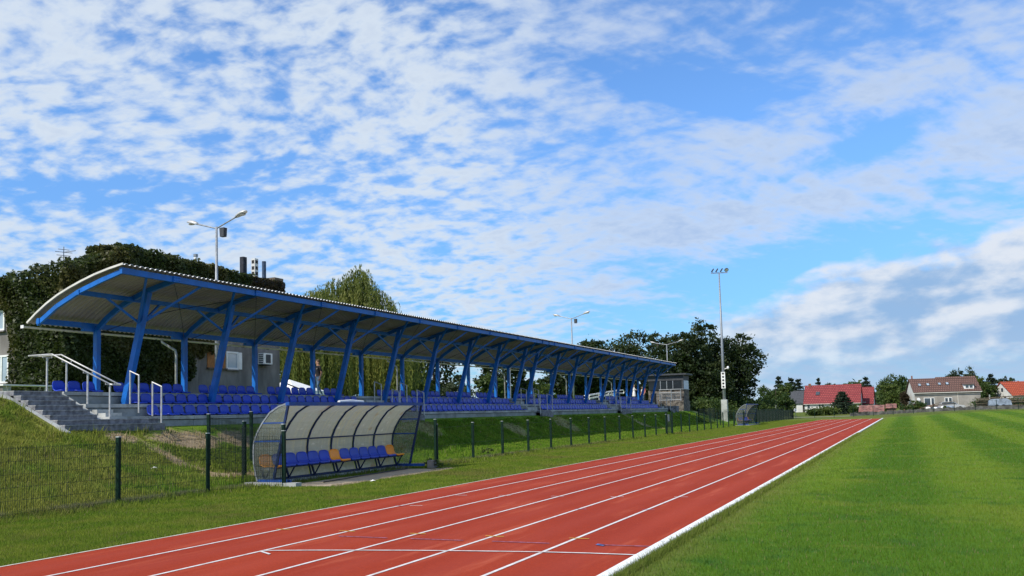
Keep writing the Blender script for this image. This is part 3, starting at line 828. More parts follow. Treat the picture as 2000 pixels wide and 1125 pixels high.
ed = []
for row in (I[0], I[-1]):
    for a, b in zip(row[:-1], row[1:]): ed.append((a, b, b+N0, a+N0))
for col_ in (I[:, 0], I[:, -1]):
    for a, b in zip(col_[:-1], col_[1:]): ed.append((a, b, b+N0, a+N0))
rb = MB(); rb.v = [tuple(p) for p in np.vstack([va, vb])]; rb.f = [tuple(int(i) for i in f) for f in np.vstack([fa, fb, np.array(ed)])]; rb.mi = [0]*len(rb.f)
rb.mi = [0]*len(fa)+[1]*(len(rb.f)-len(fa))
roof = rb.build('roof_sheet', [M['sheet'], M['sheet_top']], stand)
# white edge trim on the near verge, gutter and downpipes
tr = MB()
tp = [(p[0], YE0-0.015, p[1]+0.035) for p in prof]
for a, b in zip(tp[:-1], tp[1:]): tr.beam(a, b, 0.03, 0.06, (0, 0, 1))
tr.build('edge_trim', M['cream'], stand)
for (ya, yb) in ((YE0-0.12, 56.5), (56.56, YE1+0.1)):
    g_ = MB()
    prof_g = [(0.065*math.cos(a), 0.065*math.sin(a)) for a in np.linspace(math.pi, 2*math.pi, 7)]
    prof_g += [(0.055*math.cos(a), 0.055*math.sin(a)) for a in np.linspace(2*math.pi, math.pi, 7)]
    g_.prism([(-15.57+q[0], 4.955+q[1]) for q in prof_g], 'y', ya, yb)
    gt = g_.build('gutter', M['cream'], stand)
    yk = ya+0.7; bk = MB()
    while yk < yb:
        bk.box((-15.645, yk-0.012, 4.875), (-15.495, yk+0.012, 4.892)); yk += 0.82
    bk.build('gutter_bracket', M['black'], gt, kind='stuff')
MB().box((-15.64, YE0-0.135, 4.885), (-15.50, YE0-0.122, 4.985)).build('gutter_end', M['white'], stand)
for k in (1, 5, 9, 12, 15):
    y = POSTY[k]
    yp = y-0.22
    MB().tube([(-15.57, yp-0.36, 4.90), (-15.55, yp-0.34, 4.80), (-15.35, yp-0.18, 4.62), (-15.22, yp-0.02, 4.50), (-15.20, yp, 4.36), (-15.20, yp, 2.70)], 0.048, 8).build('downpipe', M['galv_pale'], stand, smooth=True)
MB().tube([(-16.6, 61.6, 2.6), (-16.6, 61.6, 5.2)], 0.06, 8).build('white_pole', M['white'], None)
tag(bpy.data.objects['white_pole'], 'plain white upright pole standing behind the middle of the stand', 'pole')

# aisle steps in front of and between the rows
AISLE = [(20.5, 22.42), (36.95, 39.75), (54.95, 57.55), (73.2, 76.55)]
for (a, b) in AISLE[1:]+[(90.9, 92.6)]:
    for k, (zz, xx) in enumerate(((1.80, -11.72), (1.965, -11.90))):
        MB().box((-12.02 if k == 0 else -12.0, a+0.3, 1.2), (xx+0.16, b-0.3, zz-(0.02 if k else 0))).build('step', M['paver'], stand)
    for i in (1, 2):
        MB().box((XN[i]+0.002, a+0.45, ZR[i-1]+0.003), (XN[i]+0.34, b-0.45, ZR[i-1]+0.2)).build('half_step', M['concrete'], stand)
# blocks of the first aisle beside the stairs
MB().box((-12.99, 20.63, 1.973), (-12.66, 21.25, 2.20)).build('half_step', M['concrete'], stand)
MB().box((-12.65, 20.66, 1.973), (-12.34, 21.30, 2.09)).build('half_step', M['concrete'], stand)

# ---------------------------------------------------------------- stairs at the near end
stairs = thing('staircase', 'flight of dark paved steps with pale cheeks at the near end of the grandstand', 'stairs', (-12.8, 19.5, 1.6))
rise = 0.1495
for k in range(8):
    x1 = -11.60-0.30*k; z1 = 1.60+rise*(k+1)
    y1 = 22.36 if k < 2 else 20.22
    x0 = x1-0.42 if k < 7 else -15.2
    if k < 2: x0 = min(x0, -11.98)
    zb = z1-0.32 if k > 0 else 1.2
    st = MB(); st.box((x0, 18.56, zb), (x1, y1, z1-0.03)); st.build('step', M['paver'], stairs)
    MB().box((x0, 18.56, z1-0.029), (x1+0.02, y1+0.004, z1)).build('tread', M['tread'], stairs)
for (ya, yb, xa) in ((18.40, 18.545, -11.35), (20.235, 20.435, -12.15)):
    MB().prism([(xa, 1.2), (xa, 1.55 if xa > -12 else 1.88), (-14.0, 2.70 if xa > -12 else 2.80), (-15.2, 2.78), (-15.2, 1.2)], 'y', ya, yb).build('cheek', M['concrete'], stairs)
hr = thing('handrail', 'twin-tube galvanised handrail sloping down the staircase on four posts', 'handrail', (-13.5, 20.42, 2.0))
YR = 20.62
for (x, z0, z1) in ((-14.85, 2.79, 3.87), (-13.98, 2.66, 3.77), (-13.06, 2.34, 3.38), (-12.12, 1.87, 2.98)):
    zr_ = float(np.interp(x, [-15.5, -14.42, -11.93], [4.0, 4.0, 2.96]))
    pp = MB().tube([(x, YR, z0), (x, YR, zr_-0.075)], 0.03, 8).build('post', M['galv_pale'], hr)
    MB().tube([(x, YR-0.17, zr_), (x, YR-0.17, zr_-0.08), (x, YR+0.17, zr_-0.08), (x, YR+0.17, zr_)], 0.013, 5).build('bracket', M['galv_pale'], pp)
dyr = 0.17
A = [(-15.42, YR-dyr, 4.00), (-14.42, YR-dyr, 4.00), (-11.93, YR-dyr, 2.96)]
B = [(-15.42, YR+dyr, 4.00), (-14.42, YR+dyr, 4.00), (-11.93, YR+dyr, 2.96)]
MB().tube(A, 0.026, 8).build('rail', M['galv_pale'], hr, smooth=True)
MB().tube(B, 0.026, 8).build('rail', M['galv_pale'], hr, smooth=True)
MB().tube([A[-1], (-11.86, YR-dyr, 2.945), (-11.86, YR+dyr, 2.945), B[-1]], 0.026, 8).build('rail_end', M['galv_pale'], hr)
MB().tube([A[0], (-15.48, YR-dyr, 4.0), (-15.48, YR+dyr, 4.0), B[0]], 0.026, 8).build('rail_end', M['galv_pale'], hr)
def u_rail(x, y, zt, label):
    r_ = thing('aisle_rail', label, 'handrail', (x, y, zt-1.15), 'short galvanised rails beside the aisles')
    MB().tube([(x, y, zt-1.18), (x, y, zt)], 0.027, 8).build('post', M['galv_pale'], r_)
    MB().tube([(x+0.38, y, zt-1.37), (x+0.38, y, zt-0.15)], 0.027, 8).build('post', M['galv_pale'], r_)
    MB().tube([(x-0.02, y, zt+0.01), (x+0.40, y, zt-0.155)], 0.022, 8).build('rail', M['galv_pale'], r_)
an = ['first', 'second', 'third', 'fourth', 'fifth']
rails = [(22.25, 'beside the stairs at the near end')]
for (a, b), nm in zip(AISLE[1:], ('second aisle, above the dugout', 'third aisle, halfway along the stand', 'fourth aisle, towards the booth')):
    rails += [(a+0.2, 'on the near side of the '+nm), (b-0.2, 'on the far side of the '+nm)]
rails.append((90.75, 'at the far end by the booth'))
for y, wh in rails:
    u_rail(-13.0, y, 3.46, 'upper galvanised aisle rail '+wh)
    u_rail(-12.03, y, 3.06, 'lower galvanised aisle rail '+wh)

# ---------------------------------------------------------------- seats
def seat_mesh(name, mat):
    # profile from the front lip over the pan and up the back; local x points to the front
    pr = [(0.215, 0.045, 0.215), (0.205, 0.075, 0.235), (0.10, 0.078, 0.245), (-0.05, 0.062, 0.245), (-0.13, 0.075, 0.245), (-0.175, 0.13, 0.245), (-0.20, 0.22, 0.243), (-0.214, 0.30, 0.232), (-0.223, 0.35, 0.195), (-0.227, 0.376, 0.135), (-0.229, 0.386, 0.06)]
    cols = [-1, -0.78, -0.35, 0.35, 0.78, 1]
    V = []
    for (x, z, hw) in pr:
        for c_ in cols:
            dish = 0.018*(1-c_*c_)
            V.append((x-(dish if z > 0.1 else 0), c_*hw, z-(dish if z <= 0.1 and x < 0.2 else 0)+(0.0)))
    n = len(V); nc = len(cols); Fc = []
    for i in range(len(pr)-1):
        for j in range(nc-1): Fc.append((i*nc+j, i*nc+j+1, (i+1)*nc+j+1, (i+1)*nc+j))
    W = []
    for k_, p_ in enumerate(V):
        i = k_//nc
        W.append((p_[0]-(0.022 if i > 4 else 0.0), p_[1]*0.985, p_[2]-(0.025 if i <= 5 else 0.0)))
    b = MB(); Fb = [tuple(q+n for q in reversed(f)) for f in Fc]
    per = [j for j in range(nc)]+[i*nc+nc-1 for i in range(1, len(pr))]+[(len(pr)-1)*nc+j for j in range(nc-2, -1, -1)]+[i*nc for i in range(len(pr)-2, 0, -1)]
    Fe = [(a, per[(q+1) % len(per)], per[(q+1) % len(per)]+n, a+n) for q, a in enumerate(per)]
    b.quadmesh(V+W, Fc+Fb+Fe)
    b.box((-0.16, -0.06, 0.0), (0.16, 0.06, 0.045))
    me = b.mesh(name, mat, smooth=False)
    me.polygons.foreach_set('use_smooth', [True]*len(me.polygons)); 
    return me
seat_me = seat_mesh('stadium_seat', M['seat'])
nth = ['first', 'second', 'third', 'fourth', 'fifth', 'sixth', 'seventh', 'eighth', 'ninth', 'tenth', 'eleventh', 'twelfth', 'thirteenth', 'fourteenth', 'fifteenth', 'sixteenth', 'seventeenth', 'eighteenth']
def in_aisle(y, i):
    for (a, b) in AISLE[1:]:
        if a-0.02 < y+0.2 and y-0.2 < b+0.02: return True
    return False
def add_seat(x, y, z, label):
    o = link('stadium_seat', seat_me, None, (x+random.uniform(-.006, .006), y, z+0.002))
    o.rotation_euler = (0, 0, R(random.uniform(-1.2, 1.2)))
    tag(o, label, 'seat', 'blue plastic seats on the grandstand')
row_words = ['front row', 'middle row', 'top row']
spots = []
y = 22.95
while y < 89.9:
    spots.append((0, -12.52, y)); y += 0.578
for k, py_ in enumerate(POSTY):
    for j in range(7):
        yy_ = py_+0.36+0.555*j
        nxt = POSTY[k+1] if k+1 < len(POSTY) else 93
        if yy_ > nxt-0.15 or yy_ > 89.9: continue
        spots.append((1, -13.50, yy_))
for k, py_ in enumerate([POSTY[0]-2.6]+POSTY):
    for j in range(6):
        yy_ = py_+0.70+0.552*j
        if k == 0: yy_ = 20.95+0.58*j
        nxt = POSTY[k] if k < len(POSTY) else 93
        if yy_ > nxt-0.33 or yy_ > 89.6: continue
        spots.append((2, -14.50, yy_))
cnt = {}
n_seats = 0
for (i, x, y) in spots:
    if in_aisle(y, i): continue
    k = max([q for q, py_ in enumerate(POSTY) if py_ <= y], default=-1)
    cnt[(i, k)] = cnt.get((i, k), 0)+1
    c_ = cnt[(i, k)]
    if k < 0: lab = 'blue seat in the top row, %s right of the stair handrail' % nth[c_-1]
    else: lab = 'blue seat, %s, %s one right of the %s slanted post' % (row_words[i], nth[c_-1], nth[k])
    add_seat(x, y, ZR[i], lab); n_seats += 1
print('seats', n_seats)

# ---------------------------------------------------------------- dugouts
ARC = [(-5.50, 0.14), (-5.575, 0.40), (-5.625, 0.70), (-5.63, 0.95), (-5.595, 1.18), (-5.49, 1.42), (-5.32, 1.67), (-5.08, 1.93), (-4.79, 2.09), (-4.50, 2.17)]
def build_dugout(Y0, label):
    Y1 = Y0+7.1
    d = thing('dugout', label, 'dugout', (-5.0, Y0, 0.0), 'team dugouts by the track')
    ribs = [Y0+7.1*k/6 for k in range(7)]
    for k, y in enumerate(ribs):
        r = MB()
        for a, b in zip(ARC[:-1], ARC[1:]): r.beam((a[0], y, a[1]), (b[0], y, b[1]), 0.036, 0.042, (0, 0, 1))
        r.build('rib', M['galv'] if k == 0 else M['dark_blue'], d)
    # panes between the ribs, above and below the mid rail
    for a, b in zip(ribs[:-1], ribs[1:]):
        for lo, hi in ((0, 4), (4, 9)):
            p_ = MB(); seg = ARC[lo:hi+1]; n = len(seg)
            vs = [(x-0.028, a+0.028, z+0.004) for x, z in seg]+[(x-0.028, b-0.028, z+0.004) for x, z in seg]
            vs += [(x-0.036, a+0.028, z+0.006) for x, z in seg]+[(x-0.036, b-0.028, z+0.006) for x, z in seg]
            fs = []
            for i in range(n-1):
                fs.append((i, i+1, n+i+1, n+i)); fs.append((2*n+i, 3*n+i, 3*n+i+1, 2*n+i+1))
                fs.append((i, 2*n+i, 2*n+i+1, i+1)); fs.append((n+i, n+i+1, 3*n+i+1, 3*n+i))
            fs += [(0, n, 3*n, 2*n), (n-1, 3*n-1, 4*n-1, 2*n-1)]
            p_.quadmesh(vs, fs); p_.build('pane', M['plastic'], d)
    MB().box((-5.585, Y0, 1.165), (-5.55, Y1, 1.205)).build('mid_rail', M['dark_blue'], d)
    MB().box((-4.56, Y0-0.02, 2.10), (-4.44, Y1+0.05, 2.20)).build('top_beam', M['beam_blue'], d)
    MB().box((-5.50, Y0, 0.10), (-5.42, Y1, 0.17)).build('base_beam', M['dark_blue'], d)
    for y in (Y0, Y1):
        MB().beam((-4.49, y, 2.12), (-4.98, y, 0.14), 0.06, 0.05, (0, 1, 0)).build('end_strut', M['dark_blue'], d)
        MB().box((-5.46, y-0.035, 0.10), (-4.42, y+0.035, 0.18)).build('end_base', M['beam_blue'], d)
        for z, xa, xb in ((1.18, -5.58, -4.72), (1.66, -5.31, -4.60)):
            MB().box((xa, y-0.015, z-0.018), (xb, y+0.015, z+0.018)).build('end_bar', M['beam_blue'], d)
        def xs(z): return -4.49+(-4.98+4.49)*(2.12-z)/1.98
        def xa_(z): return float(np.interp(z, [q[1] for q in ARC], [q[0] for q in ARC]))
        for z0, z1 in ((0.16, 1.16), (1.20, 1.64), (1.68, 2.09)):
            zz = np.linspace(z0, z1, 5)
            out = [(xa_(z)+0.02, z) for z in zz]+[(xs(z)-0.02, z) for z in zz[::-1]]
            MB().prism(out, 'y', y-0.004, y+0.004).build('end_pane', M['plastic_side'], d)
    # bench of bolted seats
    MB().box((-5.52, Y0+0.12, 0.435), (-5.46, Y1-0.12, 0.475)).build('seat_rail', M['dark_blue'], d)
    MB().box((-5.22, Y0+0.12, 0.435), (-5.16, Y1-0.12, 0.475)).build('seat_rail', M['dark_blue'], d)
    for y in ribs[1:-1]+[Y0+0.15, Y1-0.15]:
        MB().beam((-5.49, y, 0.45), (-5.38, y, 0.14), 0.045, 0.045, (0, 1, 0)).build('leg', M['dark_blue'], d)
        MB().beam((-5.19, y, 0.45), (-5.38, y, 0.16), 0.03, 0.03, (0, 1, 0)).build('leg_brace', M['dark_blue'], d)
        MB().beam((-5.53, y, 0.455), (-5.15, y, 0.455), 0.04, 0.04).build('cross_bar', M['dark_blue'], d)
    for i in range(13):
        y = Y0+0.36+0.532*i
        if i in (0, 6, 12):
            o = link('seat', orange_me, d, (-5.31+5.0, y-Y0, 0.455), label='orange seat in the bench')
        else:
            o = link('seat', seat_me, d, (-5.31+5.0, y-Y0, 0.455))
        o.scale = (1, 1.04, 0.96)
    return d
orange_me = seat_me.copy(); orange_me.name = 'orange_seat'; orange_me.materials[0] = M['orange']
dug1 = build_dugout(19.4, 'near dugout with curved dirty plastic shell and blue and orange seats')
dug2 = build_dugout(93.6, 'far small-looking dugout standing near the tall floodlight mast')
pad = MB().box((-5.75, 19.18, -0.2), (-4.10, 19.42, 0.115)); pad.box((-5.75, 19.42, -0.2), (-5.36, 26.8, 0.10))
pad.build('dugout_footing', M['concrete'], None, kind='structure')
pad = MB().box((-5.75, 93.4, -0.2), (-4.30, 100.9, 0.04)).build('dugout_footing', M['concrete'], None, kind='structure')
# an extractor-like pale dome lying on the top beam is a sun-bleached cap
hs = MB().tube([(-4.25, 20.6, 0.03), (-4.40, 21.8, 0.03), (-4.62, 23.0, 0.03), (-4.72, 24.2, 0.03), (-4.9, 25.6, 0.03), (-4.95, 26.3, 0.03)], 0.018, 6)
tag(hs.build('hose', M['black'], None, smooth=True), 'thin dark hose lying along the foot of the near dugout', 'hose')
wc = MB().tube([(-4.55, 21.8, 2.205), (-4.55, 22.4, 2.23), (-4.55, 23.05, 2.205)], 0.05, 8)
tag(wc.build('white_plank', M['white'], None), 'pale curved strip lying on top of the near dugout beam', 'strip')

# ---------------------------------------------------------------- mesh fences
POST_H, MESH_H = 1.45, 1.30
def post_mesh(h, name='post'):
    b = MB(); b.box((-0.045, -0.035, -0.3), (0.045, 0.035, h)); return b.mesh(name, M['fence'])
cap_me = MB().box((-0.048, -0.038, 0), (0.048, 0.038, 0.016)).mesh('post_cap', M['cap'])
pm_lo, pm_hi, pm_hh = post_mesh(1.45), post_mesh(1.62), post_mesh(1.9)
def panel_mesh(L, h, rise=0.0, z0=0.05, r=0.0023, open_=False):
    """welded wire panel running along local y, bottom edge climbing by rise"""
    b = MB(); n = int(L/0.05)
    if open_:
        for z in (z0+0.02, z0+h*0.48, z0+h-0.02):
            b.beam((0, 0.03, z), (0, L-0.03, z+rise), 0.006, 0.006, (0, 0, 1))
        return b.mesh('wire_panel', M['wire'])
    for i in range(1, n):
        y = L*i/n; z = rise*i/n
        b.beam((0, y, z0+z), (0, y, z0+h+z), 2*r, 2*r, (1, 0, 0))
    for k in range(6):
        z = z0+h*(k+0.12)/5.24
        for dx in ((-0.006, 0.006)):
            b.beam((dx, 0.03, z), (dx, L-0.03, z+rise), 2.3*r, 2.3*r, (0, 0, 1))
    return b.mesh('wire_panel', M['wire'])
pcache = {}
def fence_run(f, pts, me_post, h, cap=True, skip=(), open_=False):
    """posts at pts (x, y) and a wire panel between each two"""
    base = f.location
    for k, (x, y) in enumerate(pts):
        z = Tz(x, y)
        if k in skip: continue
        po = link('post', me_post, f, (x-base.x, y-base.y, z-base.z))
        if k+1 < len(pts): po.rotation_euler = (0, 0, math.atan2(pts[k+1][1]-y, pts[k+1][0]-x)-math.pi/2)
        if cap: link('post_cap', cap_me, po, (0, 0, me_post.vertices and max(v.co.z for v in me_post.vertices) or h))
    for (a, b) in zip(pts[:-1], pts[1:]):
        L = math.hypot(b[0]-a[0], b[1]-a[1]); za, zb = Tz(*a), Tz(*b)
        key = (round(L, 2), h, round(zb-za, 2), open_)
        if key not in pcache: pcache[key] = panel_mesh(L, h, zb-za, open_=open_)
        o = link('wire_panel', pcache[key], f, (a[0]-base.x, a[1]-base.y, za-base.z))
        o.rotation_euler = (0, 0, math.atan2(b[1]-a[1], b[0]-a[0])-math.pi/2)
FX = -5.35
f1 = thing('fence', 'dark green wire mesh fence below the staircase bank, left of the near dugout', 'fence', (FX, 9.0, 0))
fence_run(f1, [(FX, 8.85), (FX, 11.62), (FX, 14.64), (FX, 17.38), (-4.50, 19.22)], pm_lo, MESH_H)
f2 = thing('fence', 'higher green mesh fence enclosing the back of the near dugout', 'fence', (-7, 19.25, 0))
fence_run(f2, [(-4.52, 19.24), (-5.9, 19.27), (-7.35, 21.1), (-9.4, 21.9), (-9.5, 24.0), (-9.6, 26.1), (-9.6, 28.1), (-7.2, 28.1), (-4.85, 28.1)], pm_hi, 1.5, skip=(1,))
f3 = thing('fence', 'dark green fence of slim posts and few wires along the track past the near dugout', 'fence', (FX, 28.1, 0))
p3 = [(-4.83, 28.14), (FX, 32.1)]; y = 32.1
while y < 62.0: y += 2.83; p3.append((FX, y))
ygate = y
fence_run(f3, p3, pm_lo, MESH_H, open_=True)
gate = thing('gate', 'narrow green gate with a small grey plate between two thick posts', 'gate', (FX, ygate+0.15, 0))
for yy_ in (ygate+0.12, ygate+1.72):
    MB().box((FX-0.06, yy_-0.06, -0.2), (FX+0.06, yy_+0.06, 1.62)).build('gate_post', M['fence'], gate)
gp = panel_mesh(1.42, 1.15); o = link('gate_panel', gp, gate, (0, 0.06, 0.1))
MB().box((FX+0.012, ygate+0.5, 0.95), (FX+0.03, ygate+0.98, 1.45)).build('plate', M['galv'], gate)
f4 = thing('fence', 'dark green fence of posts and few wires from the gate to the far dugout', 'fence', (FX, ygate+2, 0))
p4 = []; y = ygate+1.85
while y < 92.6: p4.append((FX, y)); y += 2.83
p4.append((-4.85, 93.4))
fence_run(f4, p4, pm_lo, MESH_H, cap=False, open_=True)
f5 = thing('fence', 'higher green mesh fence enclosing the back of the far dugout', 'fence', (-7, 93.4, 0))
fence_run(f5, [(-4.87, 93.4), (-7.2, 93.4), (-9.4, 93.4), (-9.4, 96.2), (-9.4, 99.0), (-9.4, 101.8), (-7.2, 101.8), (-4.87, 101.8)], pm_hi, 1.5, cap=False)
f6 = thing('fence', 'dense looking green mesh fence running on beyond the far dugout', 'fence', (FX, 102, 0))
p6 = [(-4.85, 101.9), (FX, 104.6)]; y = 104.6
while y < 141: y += 2.8; p6.append((FX, y))
yend = y
fence_run(f6, p6, pm_lo, MESH_H, cap=False)
f6b = thing('fence', 'second taller mesh fence close behind the dense green one', 'fence', (-6.6, 104, 0))
fence_run(f6b, [(-6.6, 104+2.8*k) for k in range(14)], pm_hi, 1.5, cap=False)
f7 = thing('fence', 'thin dark wire fence across the far end of the pitch', 'fence', (0, 146, 0))
p7 = [(FX, yend+0.3)]; x = FX
while x < 44: x += 2.75; p7.append((x, 144.6+0.12*(x+5)-0.0006*(x+5)**2))
fence_run(f7, p7, pm_lo, MESH_H, cap=False, open_=True)

# ---------------------------------------------------------------- ivy-clad building behind the stand
bl = thing('building', 'grey roughcast building half buried in ivy behind the near end of the stand', 'building', (-25, 32, 2.6))
BX, BY0, BY1, BZ = -20.0, 26.0, 39.0, 8.75
MB().box((-20.75, 27.8, 1.8), (BX, 33.0, BZ)).build('wall', M['render'], bl)
MB().box((-22.2, 33.01, 1.8), (BX-0.001, BY1, BZ)).build('wall', M['render'], bl)
MB().box((-22.2, BY0, 1.8), (BX-0.002, 27.79, 7.5)).build('wall', M['render'], bl)
MB().box((-22.2, 27.795, 1.8), (-20.755, 33.0, 7.5)).build('wall', M['render'], bl)
MB().box((-34, BY0+0.01, 1.8), (-22.21, BY1, 7.45)).build('wall', M['render'], bl)
MB().box((-22.3, 33.2, BZ+0.002), (BX+0.25, BY1+0.2, BZ+0.22)).build('roof', M['chimney'], bl)
MB().box((BX-1.0, BY1-0.6, BZ+0.224), (BX+0.18, BY1+0.12, BZ+0.5)).build('roof_ledge', M['wood'], bl)
def window(parent, face, a0, a1, z0, z1, mullions=(), pane='glass', frame=0.07, sill=True, depth=0.05):
    """face: ('x', value) or ('y', value): outer side of the wall; a0..a1 along the wall"""
    ax, v, sgn = face
    def bx(u0, u1, w0, w1, zz0, zz1):
        if ax == 'x': return ((min(v+sgn*w0, v+sgn*w1), u0, zz0), (max(v+sgn*w0, v+sgn*w1), u1, zz1))
        return ((u0, min(v+sgn*w0, v+sgn*w1), zz0), (u1, max(v+sgn*w0, v+sgn*w1), zz1))
    fr = MB()
    fr.box(*bx(a0, a1, 0.002, depth, z1-frame, z1)); fr.box(*bx(a0, a1, 0.002, depth, z0, z0+frame))
    fr.box(*bx(a0, a0+frame, 0.002, depth-0.002, z0+frame, z1-frame)); fr.box(*bx(a1-frame, a1, 0.002, depth-0.002, z0+frame, z1-frame))
    for m_ in mullions: fr.box(*bx(m_-frame*0.5, m_+frame*0.5, 0.004, depth-0.003, z0+frame, z1-frame))
    w_ = fr.build('window', M['white'], parent)
    MB().box(*bx(a0+frame, a1-frame, 0.003, 0.018, z0+frame, z1-frame)).build('pane', M[pane], w_)
    if sill: MB().box(*bx(a0-0.05, a1+0.05, 0.003, depth+0.07, z0-0.06, z0-0.003)).build('sill', M['render'], w_)
    return w_
window(bl, ('x', BX, 1), 34.85, 35.72, 4.28, 5.16, (), 'glass_pale', 0.085)
MB().box((BX+0.003, 35.74, 4.30), (BX+0.05, 35.98, 5.14)).build('window_panel', M['white'], bl)
for k, (z0, z1) in enumerate(((4.32, 4.74), (4.745, 5.18))):
    MB().box((BX+0.004, 33.55, z0), (BX+0.035, 34.80, z1)).build('board', M['timber'], bl)
MB().box((BX+0.003, 33.5, 4.25), (BX+0.12, 34.86, 4.315)).build('board_ledge', M['wood'], bl)
window(bl, ('y', BY0, -1), -25.2, -23.62, 3.55, 4.72, (-24.05,), 'glass_pale', 0.08)
window(bl, ('y', BY0, -1), -25.4, -23.9, 5.75, 6.6, (), 'glass_pale', 0.08)
MB().tube([(BX+0.05, 36.95, 2.6), (BX+0.05, 36.95, 5.6)], 0.015, 5).build('cable', M['cream'], bl)
# three stacks and a vent pipe on the roof
MB().box((-21.6, 37.78, BZ+0.2), (-21.36, 38.06, 10.40)).build('chimney', M['chimney'], bl, label='black sooty square chimney')
ch = MB().box((-21.6, 38.70, BZ+0.2), (-21.36, 38.98, 10.45)).build('chimney', M['limewash'], bl, label='pale block chimney with a column of dark holes')
for z in (9.25, 9.55, 9.85, 10.18):
    MB().box((-21.358, 38.75, z), (-21.345, 38.93, z+0.17)).build('hole', M['joint'], ch)
    MB().box((-21.56, 38.685, z), (-21.41, 38.698, z+0.17)).build('hole', M['joint'], ch)
MB().tube([(-21.5, 39.63, BZ+0.2), (-21.5, 39.63, 10.42)], 0.115, 10).build('chimney', M['chimney_blue'], bl, label='slender slate blue chimney pipe')
vp_ = MB().tube([(-21.5, 34.43, BZ+0.2), (-21.5, 34.43, 9.9)], 0.085, 8).build('vent_pipe', M['white'], bl)
MB().tube([(-21.5, 34.43, 9.9), (-21.5, 34.43, 10.02)], 0.11, 8).build('cowl', M['galv'], vp_)
an_ = thing('aerial', 'thin television aerial sticking up from the ivy roof', 'aerial', (-24, 28.9, 8.9))
MB().tube([(-24, 28.9, 8.6), (-24, 28.9, 9.75)], 0.02, 5).build('mast', M['galv'], an_)
am = MB()
for z, l_ in ((9.35, 0.28), (9.5, 0.34), (9.62, 0.22)):
    am.tube([(-24-l_*0.4, 28.9-l_, z), (-24+l_*0.4, 28.9+l_, z)], 0.012, 4)
am.tube([(-24, 28.9, 9.5), (-23.6, 29.2, 9.58)], 0.012, 4)
am.build('rods', M['rod'], an_)
ac = thing('air_conditioner', 'boxy white air conditioner mounted high on the grey wall', 'air conditioner', (BX+0.2, 37.6, 4.7))
MB().box((BX+0.002, 37.25, 4.62), (BX+0.36, 37.95, 5.18)).build('casing', M['white'], ac)
MB().box((BX+0.362, 37.42, 4.68), (BX+0.372, 37.80, 5.12)).build('fan_grille', M['booth'], ac)
gv_ = MB()
for k in range(5):
    gv_.box((BX+0.05, 37.236, 4.67+0.1*k), (BX+0.33, 37.248, 4.72+0.1*k))
gv_.build('louvre', M['booth'], ac)
MB().box((BX+0.0, 37.3, 4.56), (BX+0.30, 37.9, 4.60)).build('bracket', M['black'], ac)

# ---------------------------------------------------------------- foliage tools
def leaf_quads(P, size, aspect=1.0, up_bias=0.3, nrm=None, jitter=0.8):
    """one randomly turned leaf-shaped quad (a diamond) at each point"""
    n = len(P)
    N = rng.normal(0, 1, (n, 3)); N[:, 2] += up_bias
    if nrm is not None: N = N*jitter+nrm
    N /= np.linalg.norm(N, axis=1)[:, None]+1e-9
    A = np.cross(N, rng.normal(0, 1, (n, 3))); A /= np.linalg.norm(A, axis=1)[:, None]+1e-9
    B = np.cross(N, A)
    s = size*rng.uniform(0.6, 1.35, n)[:, None]
    V = np.empty((n, 4, 3))
    V[:, 0] = P-A*s*aspect*0.5; V[:, 1] = P+B*s*0.36+N*s*0.08; V[:, 2] = P+A*s*aspect*0.5; V[:, 3] = P-B*s*0.36+N*s*0.08
    return V
def crown_points(ells, n, clump=0.22, per=40, hollow=0.55):
    """leaf places: clumps scattered through the outer part of several lobes"""
    vol = np.array([e[3]*e[4]*e[5] for e in ells])**0.72
    pick = rng.choice(len(ells), size=max(1, n//per), p=vol/vol.sum())
    out = []
    for k in pick:
        cx, cy, cz, rx, ry, rz = ells[k]
        d = rng.normal(0, 1, 3); d /= np.linalg.norm(d)
        r = (hollow**3+rng.uniform()*(1.05-hollow**3))**(1/3)
        c = np.array([cx, cy, cz])+d*r*np.array([rx, ry, rz])
        m = clump*np.mean((rx, ry, rz))*rng.uniform(0.6, 1.5)
        q = rng.normal(0, 1, (per, 3))*np.array([m, m, m*0.62])*0.75
        out.append(c+q)
    return np.concatenate(out)
def trunk_mb(x, y, z0, h, r, limbs):
    b = MB()
    b.tube([(x, y, z0-0.3), (x+0.02*h, y, z0+h*0.35), (x-0.01*h, y+0.02*h, z0+h*0.7), (x, y, z0+h)], [r*1.25, r*0.9, r*0.55, r*0.15], 9)
    for (ax, ay, az, hb) in limbs:
        p0 = Vector((x, y, z0+h*hb)); p1 = Vector((ax, ay, az))
        mid = p0.lerp(p1, 0.5)+Vector((0, 0, 0.06*h))
        b.tube([p0, mid, p1], [r*0.5, r*0.3, r*0.08], 6)
    return b
def lobes(x, y, z0, h, w, n, flat=1.0, low=0.25):
    """uneven crown: one core and n lobes"""
    e = [(x, y, z0+h*(0.5+low*0.4), w*0.34, w*0.34, h*(0.5-low*0.4)*0.8)]
    for k in range(n):
        a = 2*math.pi*(k+rng.uniform(-.3, .3))/n; zz = rng.uniform(low+0.1, 0.86); rr = w*0.5*math.sqrt(max(0.08, 1-((zz-0.5)/0.56)**2))*rng.uniform(0.55, 0.8)
        s = w*rng.uniform(0.15, 0.25)
        e.append((x+rr*math.cos(a), y+rr*math.sin(a), z0+h*zz, s, s, s*flat*rng.uniform(0.7, 1.0)))
    return e
